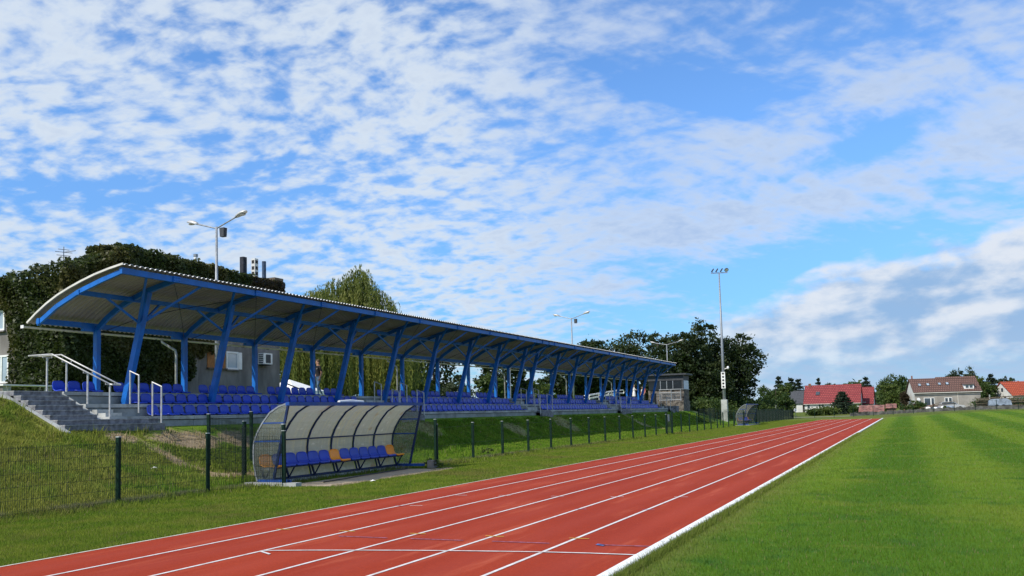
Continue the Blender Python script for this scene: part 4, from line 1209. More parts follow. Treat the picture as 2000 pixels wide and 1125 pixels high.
def tree(name, label, cat, x, y, h, w, leaf, n, size, group=None, nl=9, low=0.25, flat=1.0, trunk_r=None, hollow=0.5, bark='bark', z=None):
    z0 = Tz(x, y) if z is None else z
    t_ = thing(name, label, cat, (x, y, z0), group)
    e = lobes(x, y, z0, h, w, nl, flat, low)
    r = trunk_r or 0.028*h
    trunk_mb(x, y, z0, h*0.8, r, [(q[0], q[1], q[2], rng.uniform(low*0.8, 0.55)) for q in e[1:]]).build('trunk', M[bark], t_, smooth=True)
    P = crown_points(e, n, hollow=hollow)
    V = leaf_quads(P, size).reshape(-1, 3)-np.array([x, y, z0])
    link('crown', fast_mesh('crown', V, 4, M[leaf]), t_)
    return t_
def conifer(label, x, y, h, w, n, size, group=None, leaf='needle', tiers=9, z=None):
    z0 = Tz(x, y) if z is None else z
    t_ = thing('conifer', label, 'tree', (x, y, z0), group)
    MB().tube([(x, y, z0-0.2), (x, y, z0+h*0.5), (x, y, z0+h)], [h*0.022, h*0.014, 0.02], 7).build('trunk', M['bark'], t_)
    pts_ = []
    for k in range(tiers):
        f = k/(tiers-1); zz = z0+h*(0.14+0.84*f); rr = w*0.5*(1-f)**0.85+0.05*w
        nb = max(4, int(11*(1-f)+4)); m = max(6, int(n/tiers/nb*(1.4-f*0.8)))
        off = rng.uniform(0, 6.28)
        for j in range(nb):
            a = off+2*math.pi*j/nb+rng.uniform(-.2, .2); rl = rr*rng.uniform(0.75, 1.12)
            s = rng.uniform(0.1, 1, m)**0.7
            px_ = x+np.cos(a)*rl*s+rng.normal(0, 0.035*w, m); py_ = y+np.sin(a)*rl*s+rng.normal(0, 0.035*w, m)
            pz_ = zz-0.22*rl*s+0.10*rl*s*s+rng.normal(0, 0.018*h, m)
            pts_.append(np.stack([px_, py_, pz_], -1))
    P = np.concatenate(pts_)
    V = leaf_quads(P, size, 1.6, 0.1).reshape(-1, 3)-np.array([x, y, z0])
    link('crown', fast_mesh('crown', V, 4, M[leaf]), t_)
    return t_
def bush(label, x, y, h, w, leaf, n, size, group=None, name='bush', z=None):
    z0 = Tz(x, y) if z is None else z
    t_ = thing(name, label, 'bush', (x, y, z0), group)
    e = [(x+rng.uniform(-.3, .3)*w, y+rng.uniform(-.3, .3)*w, z0+h*rng.uniform(0.25, 0.62), w*rng.uniform(.2, .34), w*rng.uniform(.2, .34), h*rng.uniform(.25, .38)) for _ in range(7)]
    e.append((x, y, z0+h*0.4, w*0.42, w*0.42, h*0.45))
    b = MB()
    for q in e[:4]: b.tube([(x, y, z0-0.1), (q[0], q[1], q[2])], [0.03*h, 0.01*h], 5)
    b.build('stem', M['bark'], t_)
    V = leaf_quads(crown_points(e, n, 0.3, 30, 0.45), size).reshape(-1, 3)-np.array([x, y, z0])
    link('foliage', fast_mesh('foliage', V, 4, M[leaf]), t_)
    return t_

# ivy over the building: leaves over the wall, a thick ragged crest, trailing ends
iv = thing('ivy', 'dense dark ivy hanging over the roof edge and walls of the grey building', 'climbing plant', (BX, 30, 2.6))
def crest(Y): return np.interp(Y, [25.4, 26.2, 27.1, 27.9, 28.6, 29.5, 31.5, 33.5, 35.0, 36.2, 39.2], [7.95, 8.2, 8.6, 9.2, 9.34, 9.28, 9.22, 9.15, 9.08, 9.02, 8.97])+0.05*np.sin(Y*5.1)+0.04*np.sin(Y*11.3+1)
def low(Y): return np.interp(Y, [25.4, 30.2, 31.4, 32.4, 33.3, 34.2, 39], [2.5, 2.5, 3.2, 4.1, 4.9, 6.2, 7.4])+0.35*np.sin(Y*3.3)*np.clip(Y-30, 0, 1)+0.25*np.sin(Y*8.7)
n = 60000
Y = rng.uniform(25.3, 36.2, n); u = rng.uniform(0, 1, n); zl, zh = low(Y), crest(Y)
Z = zl+(zh-zl)*u; thick = 0.10+0.28*np.abs(np.sin(Y*2.3+0.6*Z))*np.abs(np.sin(Z*1.7+Y))+0.35*S((Z-7.6)/1.2)
X = BX+0.03+thick*rng.uniform(0.2, 1, n)
P1 = np.stack([X, Y, Z], -1)
n = 14000      # crest mound over the edge, running back on the roof
Y = rng.uniform(27.7, 36.2, n); th = rng.uniform(0, math.pi*0.8, n); rr = (crest(Y)-BZ+0.12)
P2 = np.stack([BX-0.25+np.cos(th)*0.6*rng.uniform(0.7, 1, n)-0.35*rng.uniform(0, 1, n)**2, Y, BZ-0.05+np.sin(th)*rr*rng.uniform(0.75, 1.05, n)], -1)
n = 34000     # the end wall facing the stairs, and its roof edge
X = rng.uniform(-30, BX+0.4, n); zt = np.interp(X, [-30, -24.3, -22.5, -21, -19.6], [7.35, 7.85, 8.05, 8.2, 8.35])+0.05*np.sin(X*4.3)+0.04*np.sin(X*9.7)
zb_ = np.interp(X, [-30, -25.6, -23.5, -23.25, -19], [6.7, 6.7, 6.4, 2.4, 2.4])+0.2*np.sin(X*6)
Z = zb_+(zt-zb_)*rng.uniform(0, 1, n); thick = 0.12+0.25*np.abs(np.sin(X*2.1+Z))+0.4*S((Z-6.8)/1.0)
P3 = np.stack([X, BY0-0.03-thick*rng.uniform(0.2, 1, n), Z], -1)
win = (X < -23.55) & (X > -25.4) & (Z < 6.65)
P3 = P3[~win]
P4 = np.stack([rng.uniform(-30, -20, 7000), rng.uniform(25.7, 27.4, 7000), np.full(7000, 7.5)], -1); P4[:, 2] += 0.5*np.abs(np.sin(P4[:, 0]*3)*np.sin(P4[:, 1]*2.3))*rng.uniform(0, 1, 7000)
n = 5000
P5 = np.stack([rng.uniform(-20.9, -19.9, n), 27.78-rng.uniform(0, 0.4, n), rng.uniform(7.3, 9.2, n)], -1)
P6 = np.stack([rng.uniform(-20.9, -20.2, n), rng.uniform(27.7, 30.5, n), 8.85+rng.uniform(0, 0.4, n)], -1)
n = 2600
P7y = rng.uniform(26.3, 28.0, n)
P7 = np.stack([rng.uniform(-20.9, -19.75, n), P7y, 8.0+rng.uniform(0, 1, n)*np.interp(P7y, [26.3, 28.0], [0.35, 1.2])], -1)
P = np.concatenate([P1, P2, P3, P4, P5, P6, P7])
V = leaf_quads(P, 0.14, 1.1, 0.35, nrm=np.array([0.55, -0.35, 0.35]), jitter=0.75).reshape(-1, 3)-np.array([BX, 30, 2.6])
link('foliage', fast_mesh('foliage', V, 4, M['leaf_ivy']), iv)
n = 5200
Y = rng.uniform(35.4, 39.15, n); Z = rng.uniform(7.9, 9.05, n)
P = np.stack([BX+0.05+0.22*rng.uniform(0, 1, n), Y, Z], -1)
V = leaf_quads(P, 0.14, 1.5, -0.4, nrm=np.array([0.5, -0.2, -0.2]), jitter=0.8).reshape(-1, 3)-np.array([BX, 30, 2.6])
link('dry_foliage', fast_mesh('dry_foliage', V, 4, M['leaf_ivy_dead']), iv)
st_ = MB()
for k in range(40):
    y = 26+rng.uniform(0, 9); z1 = float(crest(y)); z0 = float(low(y))
    st_.tube([(BX+0.05, y, z0), (BX+0.1, y+rng.uniform(-.3, .3), (z0+z1)/2), (BX+0.12, y+rng.uniform(-.5, .5), z1-0.3)], 0.018, 4)
st_.build('stem', M['bark'], iv)

# weeping willow behind the stand
def willow():
    x, y = at(668, 66); z0 = 2.6
    t_ = thing('willow', 'tall weeping willow with yellow-green hanging curtains behind the stand', 'tree', (x, y, z0))
    trunk_mb(x, y, z0, 8.6, 0.42, [(x+rng.uniform(-2, 2), y+rng.uniform(-1.8, 1.8), z0+rng.uniform(5, 7.6), 0.4) for _ in range(9)]).build('trunk', M['bark'], t_, smooth=True)
    segs = []; heads = []
    zs = lambda zz: z0+zz
    subs = [(1.3, 0.0, 8.7, 1.0, 1.5, 120), (1.5, 0.3, 9.5, 0.5, 0.9, 45), (0.3, -0.8, 8.1, 1.3, 1.4, 120), (-1.0, 0.2, 8.1, 1.1, 1.3, 100), (-2.1, 0.0, 8.0, 1.0, 1.1, 90), (-3.1, 0.4, 7.8, 0.9, 1.0, 80),
            (-4.1, 0.2, 7.6, 0.8, 0.9, 60), (2.3, -0.3, 8.0, 1.0, 1.4, 100), (3.2, 0.4, 7.1, 0.9, 1.3, 90), (4.0, 0.1, 6.1, 0.8, 1.1, 60), (0.4, -1.8, 6.6, 1.5, 1.6, 110), (-1.6, -1.4, 6.4, 1.3, 1.4, 90), (1.8, -1.5, 6.4, 1.2, 1.4, 80), (-0.4, 1.5, 7.6, 1.3, 1.5, 60)]
    for (cx, cy, cz, rx, rz, m) in subs:
        for _ in range(m):
            d = rng.normal(0, 1, 3); d[2] = abs(d[2])*0.9-0.15; d /= np.linalg.norm(d)
            q_ = rng.uniform(0.55, 1.12)
            heads.append((x+cx+d[0]*rx*q_, y+cy+d[1]*rx*q_, zs(cz-0.05)+d[2]*rz*q_, d[0], d[1]))
    V = []
    for (hx, hy, hz, ddx, ddy) in heads:
        ln = min(rng.uniform(0.7, 1.0)*rng.choice([1.3, 2.2, 4.2]), hz-z0-0.6); m = int(ln*20)
        s = np.linspace(0, 1, m)
        px_ = hx+ddx*0.55*(1-np.exp(-3*s))+rng.normal(0, 0.05, m); py_ = hy+ddy*0.55*(1-np.exp(-3*s))+rng.normal(0, 0.05, m); pz_ = hz+0.25*np.sin(np.minimum(s*6, 3.14))-ln*s
        a = rng.uniform(0, 6.28, m); L_ = rng.uniform(0.14, 0.30, m); w_ = 0.028
        q = np.empty((m, 4, 3)); c_ = np.stack([px_, py_, pz_], -1)
        sx = np.stack([np.cos(a)*w_, np.sin(a)*w_, np.zeros(m)], -1)
        tip = np.stack([-np.sin(a)*0.12*L_*2, np.cos(a)*0.12*L_*2, -L_], -1)
        q[:, 0] = c_; q[:, 1] = c_+tip*0.5+sx; q[:, 2] = c_+tip; q[:, 3] = c_+tip*0.5-sx
        V.append(q)
    V = np.concatenate(V).reshape(-1, 3)-np.array([x, y, z0])
    link('crown', fast_mesh('crown', V, 4, M['leaf_willow']), t_)
willow()
# a lower second curtain of willow to its left, seen between the posts
def curtain(px, d, w_, zt, m, label):
    x, y = at(px, d); z0 = 2.6
    t_ = thing('willow', label, 'tree', (x, y, z0), None)
    trunk_mb(x, y, z0, zt-3.2, 0.2, []).build('trunk', M['bark'], t_, smooth=True)
    V = []
    for _ in range(m):
        hx = x+rng.normal(0, w_*0.4)*math.cos(YAW)+rng.normal(0, .8); hy = y+rng.normal(0, w_*0.4)*math.sin(YAW)+rng.normal(0, .8); hz = zt-rng.uniform(0, 1.4)
        ln = hz-z0-rng.uniform(0.0, 1.6); k = int(ln*20); s = np.linspace(0, 1, k)
        c_ = np.stack([hx+rng.normal(0, 0.05, k), hy+rng.normal(0, 0.05, k), hz-ln*s], -1)
        a = rng.uniform(0, 6.28, k); L_ = rng.uniform(0.14, 0.28, k)
        sx = np.stack([np.cos(a)*0.035, np.sin(a)*0.035, np.zeros(k)], -1); tip = np.stack([0.05*np.cos(a), 0.05*np.sin(a), -L_], -1)
        q = np.empty((k, 4, 3)); q[:, 0] = c_; q[:, 1] = c_+tip*0.5+sx; q[:, 2] = c_+tip; q[:, 3] = c_+tip*0.5-sx
        V.append(q)
    V = np.concatenate(V).reshape(-1, 3)-np.array([x, y, z0])
    link('crown', fast_mesh('crown', V, 4, M['leaf_willow']), t_)
curtain(585, 60, 4.2, 8.0, 300, 'lower willow curtain beside the corner of the grey building')
curtain(745, 63, 3.2, 7.6, 260, 'short willow curtain on the far side of the tall willow')

# ---------------------------------------------------------------- trees behind the stand
GB = 'dark trees behind the stand'
def zt(px, py, d): return CAMZ+(789.8+0.0255*(1771-px)-py)*d/1767.5
def tree_at(name, label, px, ptop, pw, d, leaf, n, size, group=None, nl=9, low=0.2, flat=0.9, cat='tree', hollow=0.5, trunk_r=None):
    x, y = at(px, d); z0 = Tz(x, y)
    return tree(name, label, cat, x, y, zt(px, ptop, d)-z0, pw*d/1767.5, leaf, n, size, group, nl, low, flat, trunk_r, hollow)
tree_at('oak', 'tall dark oak with open crown right behind the booth', 1332, 629, 150, 128, 'leaf_oak', 24000, 0.36, 'big oaks by the booth', 20, 0.08, 1.0)
tree_at('oak', 'broad dark oak standing behind the floodlight mast', 1412, 652, 138, 132, 'leaf_oak', 24000, 0.36, 'big oaks by the booth', 20, 0.02, 1.0)
tree_at('oak', 'low dense dark oak filling the gap between the two big oaks', 1375, 690, 130, 126, 'leaf_oak', 16000, 0.34, 'big oaks by the booth', 10, 0.02, 0.9)
tree_at('oak', 'dark oak top showing above the stand roof near the second lamp post', 1205, 652, 150, 112, 'leaf_oak', 13000, 0.32, GB, 10, 0.1, 0.9)
tree_at('oak', 'smaller dark crown just left of the second lamp post', 1140, 660, 100, 106, 'leaf_oak', 8500, 0.32, GB, 8, 0.1, 0.9)
tree_at('oak', 'dark crown seen between the stand roof and the big oaks', 1258, 676, 90, 118, 'leaf_oak', 7000, 0.32, GB, 8, 0.1, 0.9)
for (px, pt, pw, d, lf, lab) in ((845, 668, 120, 92, 'leaf_oak', 'dark tree seen under the roof past the willow'), (800, 684, 70, 84, 'leaf_mid', 'mid green tree beside the willow under the roof'),
                             (985, 690, 105, 96, 'leaf_oak', 'dark tree behind the white downpipe in the middle of the stand'), (958, 735, 60, 90, 'leaf_mid', 'low shrubby tree at the gap of bright sky'),
                             (1095, 692, 85, 104, 'leaf_oak', 'dark tree behind the third aisle of the stand'), (1150, 690, 80, 110, 'leaf_oak', 'dark tree behind the white ramp rails'),
                             (1030, 742, 60, 100, 'leaf_mid', 'low green tree under the second gap of sky'), (1205, 712, 80, 116, 'leaf_oak', 'dark tree behind the far end of the stand')):
    tree_at('tree', lab, px, pt, pw, d, lf, 7000, 0.30, GB, 9, 0.02, 0.9)
tree_at('tree', 'dark leafy tree hidden behind the willow curtains', 640, 655, 190, 82, 'leaf_mid', 11000, 0.32, GB, 10, 0.0, 0.9)
tree_at('tree', 'second dark tree behind the right edge of the willow', 735, 668, 130, 84, 'leaf_mid', 9000, 0.32, GB, 9, 0.0, 0.9)
x, y = at(800, 70); bush('light green bush at the foot of the trees behind the stand', x, y, 2.6, 3.0, 'leaf_light', 2500, 0.2)
x, y = at(893, 88); bush('pale leafy bush in front of the bright gap behind the stand', x, y, 2.6, 3.4, 'leaf_grey', 2500, 0.2)
x, y = at(1043, 96); bush('bright green bush behind the third aisle', x, y, 3.0, 3.6, 'leaf_light', 2200, 0.22)
x, y = at(1275, 112); z0 = Tz(x, y)
pt_ = thing('tree', 'thick pale ragged trunk with a dark tufted top by the booth', 'tree', (x, y, z0))
MB().tube([(x-0.1, y, z0-0.2), (x, y, z0+2.0), (x+0.1, y, z0+4.8)], [1.0, 1.25, 0.75], 10).build('trunk', M['bark_pale'], pt_, smooth=True)
P = rng.normal(0, 1, (1500, 3))*np.array([0.9, 0.9, 0.5])+np.array([0, 0, 5.6])
link('crown', fast_mesh('crown', leaf_quads(P, 0.3, 1.5).reshape(-1, 3), 4, M['leaf_oak']), pt_)
hd = []
for (px, d, h_, w_) in ((1365, 118, 3.4, 7.0), (1395, 122, 3.0, 6.0), (1450, 128, 3.2, 6.0), (1480, 134, 3.4, 6.0)):
    x, y = at(px, d); bush({1365: 'dark bush below the big oaks, right of the booth', 1395: 'dark bush directly left of the mast foot', 1450: 'dark green bush behind the far dugout', 1480: 'green bush between the far dugout and the leafy tree'}[px], x, y, h_, w_, 'leaf_mid', 3200, 0.28, 'bushes along the far left edge')

# ---------------------------------------------------------------- lamp posts
def lamp_post(x, y, ztop, label, arm=1.25, rise=0.34, box=True, single=0):
    z0 = Tz(x, y)
    l_ = thing('lamp_post', label, 'lamp post', (x, y, z0), 'double-arm lamp posts behind the stand')
    MB().tube([(x, y, z0-0.2), (x, y, z0+3), (x, y, ztop+0.06)], [0.095, 0.08, 0.05], 10).build('pole', M['galv'], l_, smooth=True)
    u = Vector((math.cos(R(-7)), math.sin(R(-7)), 0))
    for s in ((-1, 1) if not single else (single,)):
        e = Vector((x, y, ztop))+u*(s*arm)+Vector((0, 0, rise))
        a_ = MB().tube([(x, y, ztop-0.02), e], 0.032, 8).build('arm', M['galv'], l_)
        h = MB(); d = (u*s+Vector((0, 0, 0.27))).normalized()
        side = d.cross(Vector((0, 0, 1))).normalized(); up_ = side.cross(d)
        ring = []
        for (t_, w_, hh) in ((-0.05, 0.05, 0.05), (0.05, 0.10, 0.09), (0.25, 0.15, 0.13), (0.45, 0.15, 0.12), (0.62, 0.09, 0.07), (0.68, 0.02, 0.02)):
            c_ = e+d*t_
            ring.append([c_+side*(w_*math.cos(a))+up_*(max(hh*math.sin(a), -0.035)) for a in np.linspace(0, 2*math.pi, 11)[:-1]])
        vs = [p for r_ in ring for p in r_]; nn = 10
        fs = [(i*nn+k, i*nn+(k+1) % nn, (i+1)*nn+(k+1) % nn, (i+1)*nn+k) for i in range(len(ring)-1) for k in range(nn)]
        h.quadmesh(vs, fs+[tuple(range(nn)), tuple(range((len(ring)-1)*nn, len(ring)*nn))])
        hd_ = h.build('lamp_head', M['galv_pale'], l_, smooth=True)
        lb = MB(); c0 = e+d*0.36-up_*0.045
        lb.blob((c0.x, c0.y, c0.z), (0.20, 0.11, 0.055), 10, 5); lb.build('lens', M['lamp_lens'], hd_, smooth=True)
    if box:
        c0 = Vector((x, y, ztop-0.25))+u*0.42
        b = MB(); b.hexa([c0+Vector(p) for p in ((-.10, -.10, -.20), (.11, -.10, -.20), (.11, .10, -.20), (-.10, .10, -.20), (-.12, -.11, .20), (.135, -.11, .20), (.135, .11, .20), (-.12, .11, .20))])
        sp = b.build('loudspeaker', M['booth'], l_)
        MB().box((c0.x+0.11, c0.y-0.08, c0.z-0.14), (c0.x+0.142, c0.y+0.08, c0.z+0.14)).build('grille', M['black'], sp)
    return l_
lamp_post(-17.5, 31.4, 10.36, 'nearest lamp post, its two arms above the ivy-clad building')
lamp_post(-17.5, 78.1, 10.36, 'lamp post above the middle right of the stand roof')
x, y = at(1303, 116); lamp_post(x, y, zt(1303, 673, 116), 'lamp post in front of the big oaks near the booth', 1.6, 0.3, False)
x, y = at(1421, 138); lamp_post(x, y, zt(1421, 676, 138), 'single-arm lamp post half hidden by the floodlight mast', 1.7, 0.5, False, 1)

# ---------------------------------------------------------------- floodlight mast
mx_, my_ = -10.2, 112.6; mz = Tz(mx_, my_)
mast = thing('floodlight_mast', 'very tall grey floodlight mast with lamp ring behind the far dugout', 'floodlight mast', (mx_, my_, mz))
MB().box((mx_-0.36, my_-0.36, mz-0.4), (mx_+0.36, my_+0.36, zt(1416, 781, 115))).build('base_block', M['concrete'], mast)
MB().tube([(mx_, my_, mz), (mx_, my_, 9), (mx_, my_, 18.55)], [0.22, 0.155, 0.075], 12).build('pole', M['galv'], mast, smooth=True)
ztop = 18.6
MB().beam((mx_-0.95, my_-0.3, ztop), (mx_+1.0, my_+0.3, ztop), 0.09, 0.10).build('crossbar', M['galv'], mast)
for k, s in enumerate((-0.75, -0.25, 0.28, 0.88)):
    c0 = Vector((mx_+s, my_+0.3*s, ztop+0.34))
    nrm = Vector((0.75, 0.35, -0.55)) if k < 3 else Vector((0.5, -0.6, -0.62))
    fl_ = MB().disc(c0, nrm, 0.27, 0.10, 16).build('floodlight', M['booth'], mast)
    MB().disc(c0+nrm.normalized()*0.055, nrm, 0.225, 0.012, 16).build('lens', M['white'], fl_)
    MB().tube([(c0.x, c0.y, ztop), c0-nrm.normalized()*0.06], 0.025, 5).build('bracket', M['galv'], fl_)
sbx = thing('mast_panel', 'white panel with a column of black discs on the mast', 'panel', (mx_, my_-0.35, 5.2))
zz0, zz1 = zt(1413, 760, 115), zt(1413, 729, 115)
MB().box((mx_-0.22, my_-0.36, zz0), (mx_+0.26, my_-0.24, zz1)).build('board', M['white'], sbx)
for k in range(5):
    MB().disc((mx_+0.02, my_-0.365, zz0+(zz1-zz0)*(k+0.5)/5), (0, -1, 0), 0.13, 0.02, 12).build('disc', M['black'], sbx)
MB().tube([(mx_+0.2, my_-0.1, zz1+0.35), (mx_+0.55, my_-0.15, zz1+0.45)], 0.06, 8).build('arm', M['galv_pale'], mast)
MB().blob((mx_+0.62, my_-0.17, zz1+0.5), (0.16, 0.16, 0.2), 8, 6).build('camera_housing', M['white'], mast, smooth=True)

# ---------------------------------------------------------------- commentary booth at the far end of the stand
M['stone'] = pm('tan_stone', (0.15, 0.13, 0.11), 0.95, var=0.4, scale=3, bump=0.8, bscale=9)
M['glass_dark'] = pm('dark_window', (0.02, 0.025, 0.03), 0.25, var=0.1, scale=1, spec=0.25)
bo = thing('booth', 'flat-roofed grey commentary booth on a stone base at the far end of the stand', 'booth', (-13.5, 98, 1.6))
MB().box((-16.2, 98.0, 1.2), (-11.95, 101.2, 2.74)).build('base', M['stone'], bo, label='rough tan stone base')
MB().box((-16.0, 98.6, 2.742), (-12.0, 101.1, 3.98)).build('parapet', M['stone'], bo)
MB().box((-16.0, 98.45, 5.0), (-11.98, 101.1, 5.58)).build('fascia', M['booth'], bo)
MB().box((-16.3, 98.1, 5.583), (-11.6, 101.5, 5.75)).build('roof', M['booth'], bo)
MB().box((-12.18, 98.46, 3.982), (-12.0, 98.66, 4.998)).build('corner_post', M['booth'], bo)
MB().box((-12.06, 98.68, 3.983), (-12.0, 101.05, 4.996)).build('side_panel', M['booth_pale'], bo)
MB().box((-16.0, 101.0, 3.983), (-12.1, 101.08, 4.997)).build('rear_wall', M['booth'], bo)
for (xa, xb) in ((-15.9, -14.62), (-14.52, -13.88), (-13.82, -13.2), (-13.14, -12.2)):
    MB().box((xa, 98.52, 3.984), (xb, 98.55, 4.995)).build('window_pane', M['glass_dark'], bo)
for x in (-14.57, -13.85, -13.17):
    MB().box((x-0.035, 98.47, 3.984), (x+0.035, 98.515, 4.996)).build('mullion', M['galv'], bo)
br_ = thing('balcony_railing', 'grey tubular railing with fine bars in front of the booth', 'railing', (-13.5, 98, 2.74))
for x in (-14.6, -13.3, -12.25): MB().tube([(x, 98.1, 2.742), (x, 98.1, 4.02)], 0.04, 6).build('post', M['galv'], br_)
for z in (2.86, 3.68, 4.02): MB().tube([(-14.65, 98.1, z), (-12.2, 98.1, z)], 0.035, 6).build('rail', M['galv'], br_)
for k in range(18): MB().box((-14.52+0.128*k, 98.09, 2.87), (-14.49+0.128*k, 98.11, 3.67)).build('bar', M['galv'], br_)
MB().tube([(-12.2, 98.1, 4.02), (-11.88, 98.15, 4.02), (-11.88, 101, 4.02)], 0.035, 6).build('rail', M['galv'], br_)
for k in range(3):
    MB().box((-13.8, 93.2+1.0*k, 1.3), (-12.1+0.25*(2-k), 94.2+1.0*k, 1.75+0.22*(2-k))).build('step', M['paver'], bo)
bn_ = thing('bin', 'black litter bin at the left foot of the booth', 'bin', (-14.9, 96.6, 2.6))
MB().tube([(-14.9, 96.6, 2.0), (-14.9, 96.6, 3.55)], 0.30, 10).build('body', M['black'], bn_)
MB().tube([(-14.9, 96.6, 3.552), (-14.9, 96.6, 3.62)], 0.33, 10).build('lid', M['booth'], bn_)

# white ramp rails and a gazebo behind the stand
rr_ = thing('ramp_rails', 'white sloping wheelchair ramp rails behind the far rows of seats', 'railing', (-17, 86, 2.6))
for dz, dxx in ((0.0, 0), (0.30, 0), (-0.02, 0.5), (0.28, 0.5)):
    MB().tube([(-17+dxx, 79.6, 3.0+dz), (-17+dxx, 90.4, 3.68+dz*1.0)], 0.05, 6).build('rail', M['white'], rr_)
MB().tube([(-17, 90.4, 3.68), (-17, 92.3, 3.62), (-17, 92.5, 3.80), (-17, 92.3, 3.98), (-17, 90.4, 3.98)], 0.05, 6).build('rail_end', M['white'], rr_)
for y in (81, 84, 87, 90): MB().tube([(-17, y, 2.5), (-17, y, 3.3+0.063*(y-80))], 0.04, 6).build('post', M['white'], rr_)
gz_ = thing('gazebo', 'white pointed gazebo canopy behind the stand near the walking man', 'gazebo', (-24.6, 45.5, 2.6))
c0 = Vector((-23.6, 44.55, 0)); zr, ze = 4.16, 3.45
cor = [(c0.x-1.5, c0.y-1.5), (c0.x+1.5, c0.y-1.5), (c0.x+1.5, c0.y+1.5), (c0.x-1.5, c0.y+1.5)]
cv = MB(); vs = [(c0.x, c0.y, zr)]+[(a, b, ze) for a, b in cor]+[(a, b, ze-0.24) for a, b in cor]
cv.quadmesh(vs, [(0, 1, 2), (0, 2, 3), (0, 3, 4), (0, 4, 1)]+[(1+i, 5+i, 5+(i+1) % 4, 1+(i+1) % 4) for i in range(4)])
cv.build('canopy', M['canvas'], gz_)
for a, b in cor: MB().tube([(a, b, 2.4), (a, b, ze-0.02)], 0.03, 6).build('leg', M['galv'], gz_)
fr_ = thing('metal_frame', 'thin black sloping bar frame in front of the white gazebo', 'frame', (-21.4, 42.2, 2.6))
for q in (((-21.4, 41.0, 3.86), (-21.4, 43.6, 3.25)), ((-21.4, 41.0, 3.86), (-21.4, 41.0, 2.6)), ((-21.4, 39.8, 3.7), (-21.4, 41.0, 3.86)), ((-21.4, 43.6, 3.25), (-21.4, 43.6, 2.6))):
    MB().tube(list(q), 0.035, 6).build('bar', M['black'], fr_)
be = thing('bench', 'plain white bench with grey legs beside the ivy near the staircase', 'bench', (-17.4, 22.0, 2.66))
for k in range(2): MB().box((-17.65+0.22*k, 20.9, 3.12), (-17.46+0.22*k, 23.1, 3.165)).build('slat', M['white'], be)
for y in (21.2, 22.8): MB().box((-17.6, y-0.04, 2.5), (-17.3, y+0.04, 3.117)).build('leg', M['concrete2'], be)

# ---------------------------------------------------------------- houses beyond the pitch
def house(name, label, px_l, px_r, d, rot, depth, z_base, z_eave, z_ridge, wallm, roofm, over=0.35):
    """gabled house: front left corner at column px_l; local x along the front, y to the back"""
    x, y = at(px_l, d)
    L = (px_r-px_l)*d/1767.5/math.cos(rot)
    h = thing(name, label, 'house', (x, y, z_base), 'houses beyond the pitch', rot)
    ze, zr = z_eave-z_base, z_ridge-z_base
    w_ = MB(); w_.prism([(0, -1), (depth, -1), (depth, ze), (depth/2, zr-0.12), (0, ze)], 'x', 0, L)
    me = w_.mesh('wall', M[wallm]); link('wall', me, h)
    k = (zr-ze)/(depth/2)
    for s in (0, 1):
        pts_ = [(-over, ze-over*k), (depth/2, zr), (depth/2, zr+0.14), (-over, ze-over*k+0.14)]
        if s: pts_ = [(depth-a, b) for a, b in pts_][::-1]
        rb_ = MB().prism(pts_, 'x', -0.25, L+0.25)
        link('roof', rb_.mesh('roof', M[roofm]), h)
    return h, L, ze, zr, depth
def hwin(h, x0, x1, z0, z1, mull=()):
    fr = MB().box((x0, -0.06, z0), (x1, -0.003, z1)); w_ = link('window', fr.mesh('window', M['white']), h)
    edges = [x0]+list(mull)+[x1]
    for a, b in zip(edges[:-1], edges[1:]):
        link('pane', MB().box((a+0.10, -0.075, z0+0.10), (b-0.10, -0.062, z1-0.10)).mesh('pane', M['glass']), w_)
    link('sill', MB().box((x0-0.08, -0.16, z0-0.1), (x1+0.08, -0.004, z0-0.003)).mesh('sill', M['white']), w_)
def rwin(h, ze, zr, dep, xc, f, w_, l_, mat='glass_pale'):
    """roof window on the front slope at fraction f of its rise"""
    k = (zr-ze)/(dep/2); y0 = f*dep/2; z0 = ze+k*y0+0.145
    def P(u, v, n): 
        c_ = 1/math.hypot(1, k)
        return (xc+u, y0+v*c_-n*k*c_, z0+v*k*c_+n*c_)
    b = MB(); b.hexa([P(-w_/2, 0, 0), P(w_/2, 0, 0), P(w_/2, l_, 0), P(-w_/2, l_, 0), P(-w_/2, 0, .12), P(w_/2, 0, .12), P(w_/2, l_, .12), P(-w_/2, l_, .12)])
    o = link('roof_window', b.mesh('roof_window', M['booth']), h)
    b = MB(); e = 0.10; b.hexa([P(-w_/2+e, e, .122), P(w_/2-e, e, .122), P(w_/2-e, l_-e, .122), P(-w_/2+e, l_-e, .122), P(-w_/2+e, e, .14), P(w_/2-e, e, .14), P(w_/2-e, l_-e, .14), P(-w_/2+e, l_-e, .14)])
    link('pane', b.mesh('pane', M[mat]), o)
D1 = 225
h, L, ze, zr, dep = house('house', 'low white house with long crimson tiled roof behind the bushes', 1567, 1668, D1, R(-2), 8.4, 0.5, zt(1615, 786, D1), zt(1615, 752.5, D1), 'limewash', 'tile_red')
rwin(h, ze, zr, dep, L*0.235, 0.40, 0.95, 1.15, 'glass')
hwin(h, 0.55, 1.35, 0.7, 2.2); hwin(h, 3.2, 4.6, 0.9, 2.1, (3.9,)); hwin(h, 6.0, 7.2, 0.9, 2.1, (6.6,))
ch = MB().box((L*0.05, dep/2-0.4, zr-0.4), (L*0.05+0.6, dep/2+0.2, zr+0.55)); link('chimney', ch.mesh('chimney', M['brick']), h)
link('gutter', MB().box((-0.2, -0.52, ze-0.40), (L+0.2, -0.40, ze-0.30)).mesh('gutter', M['cream']), h)
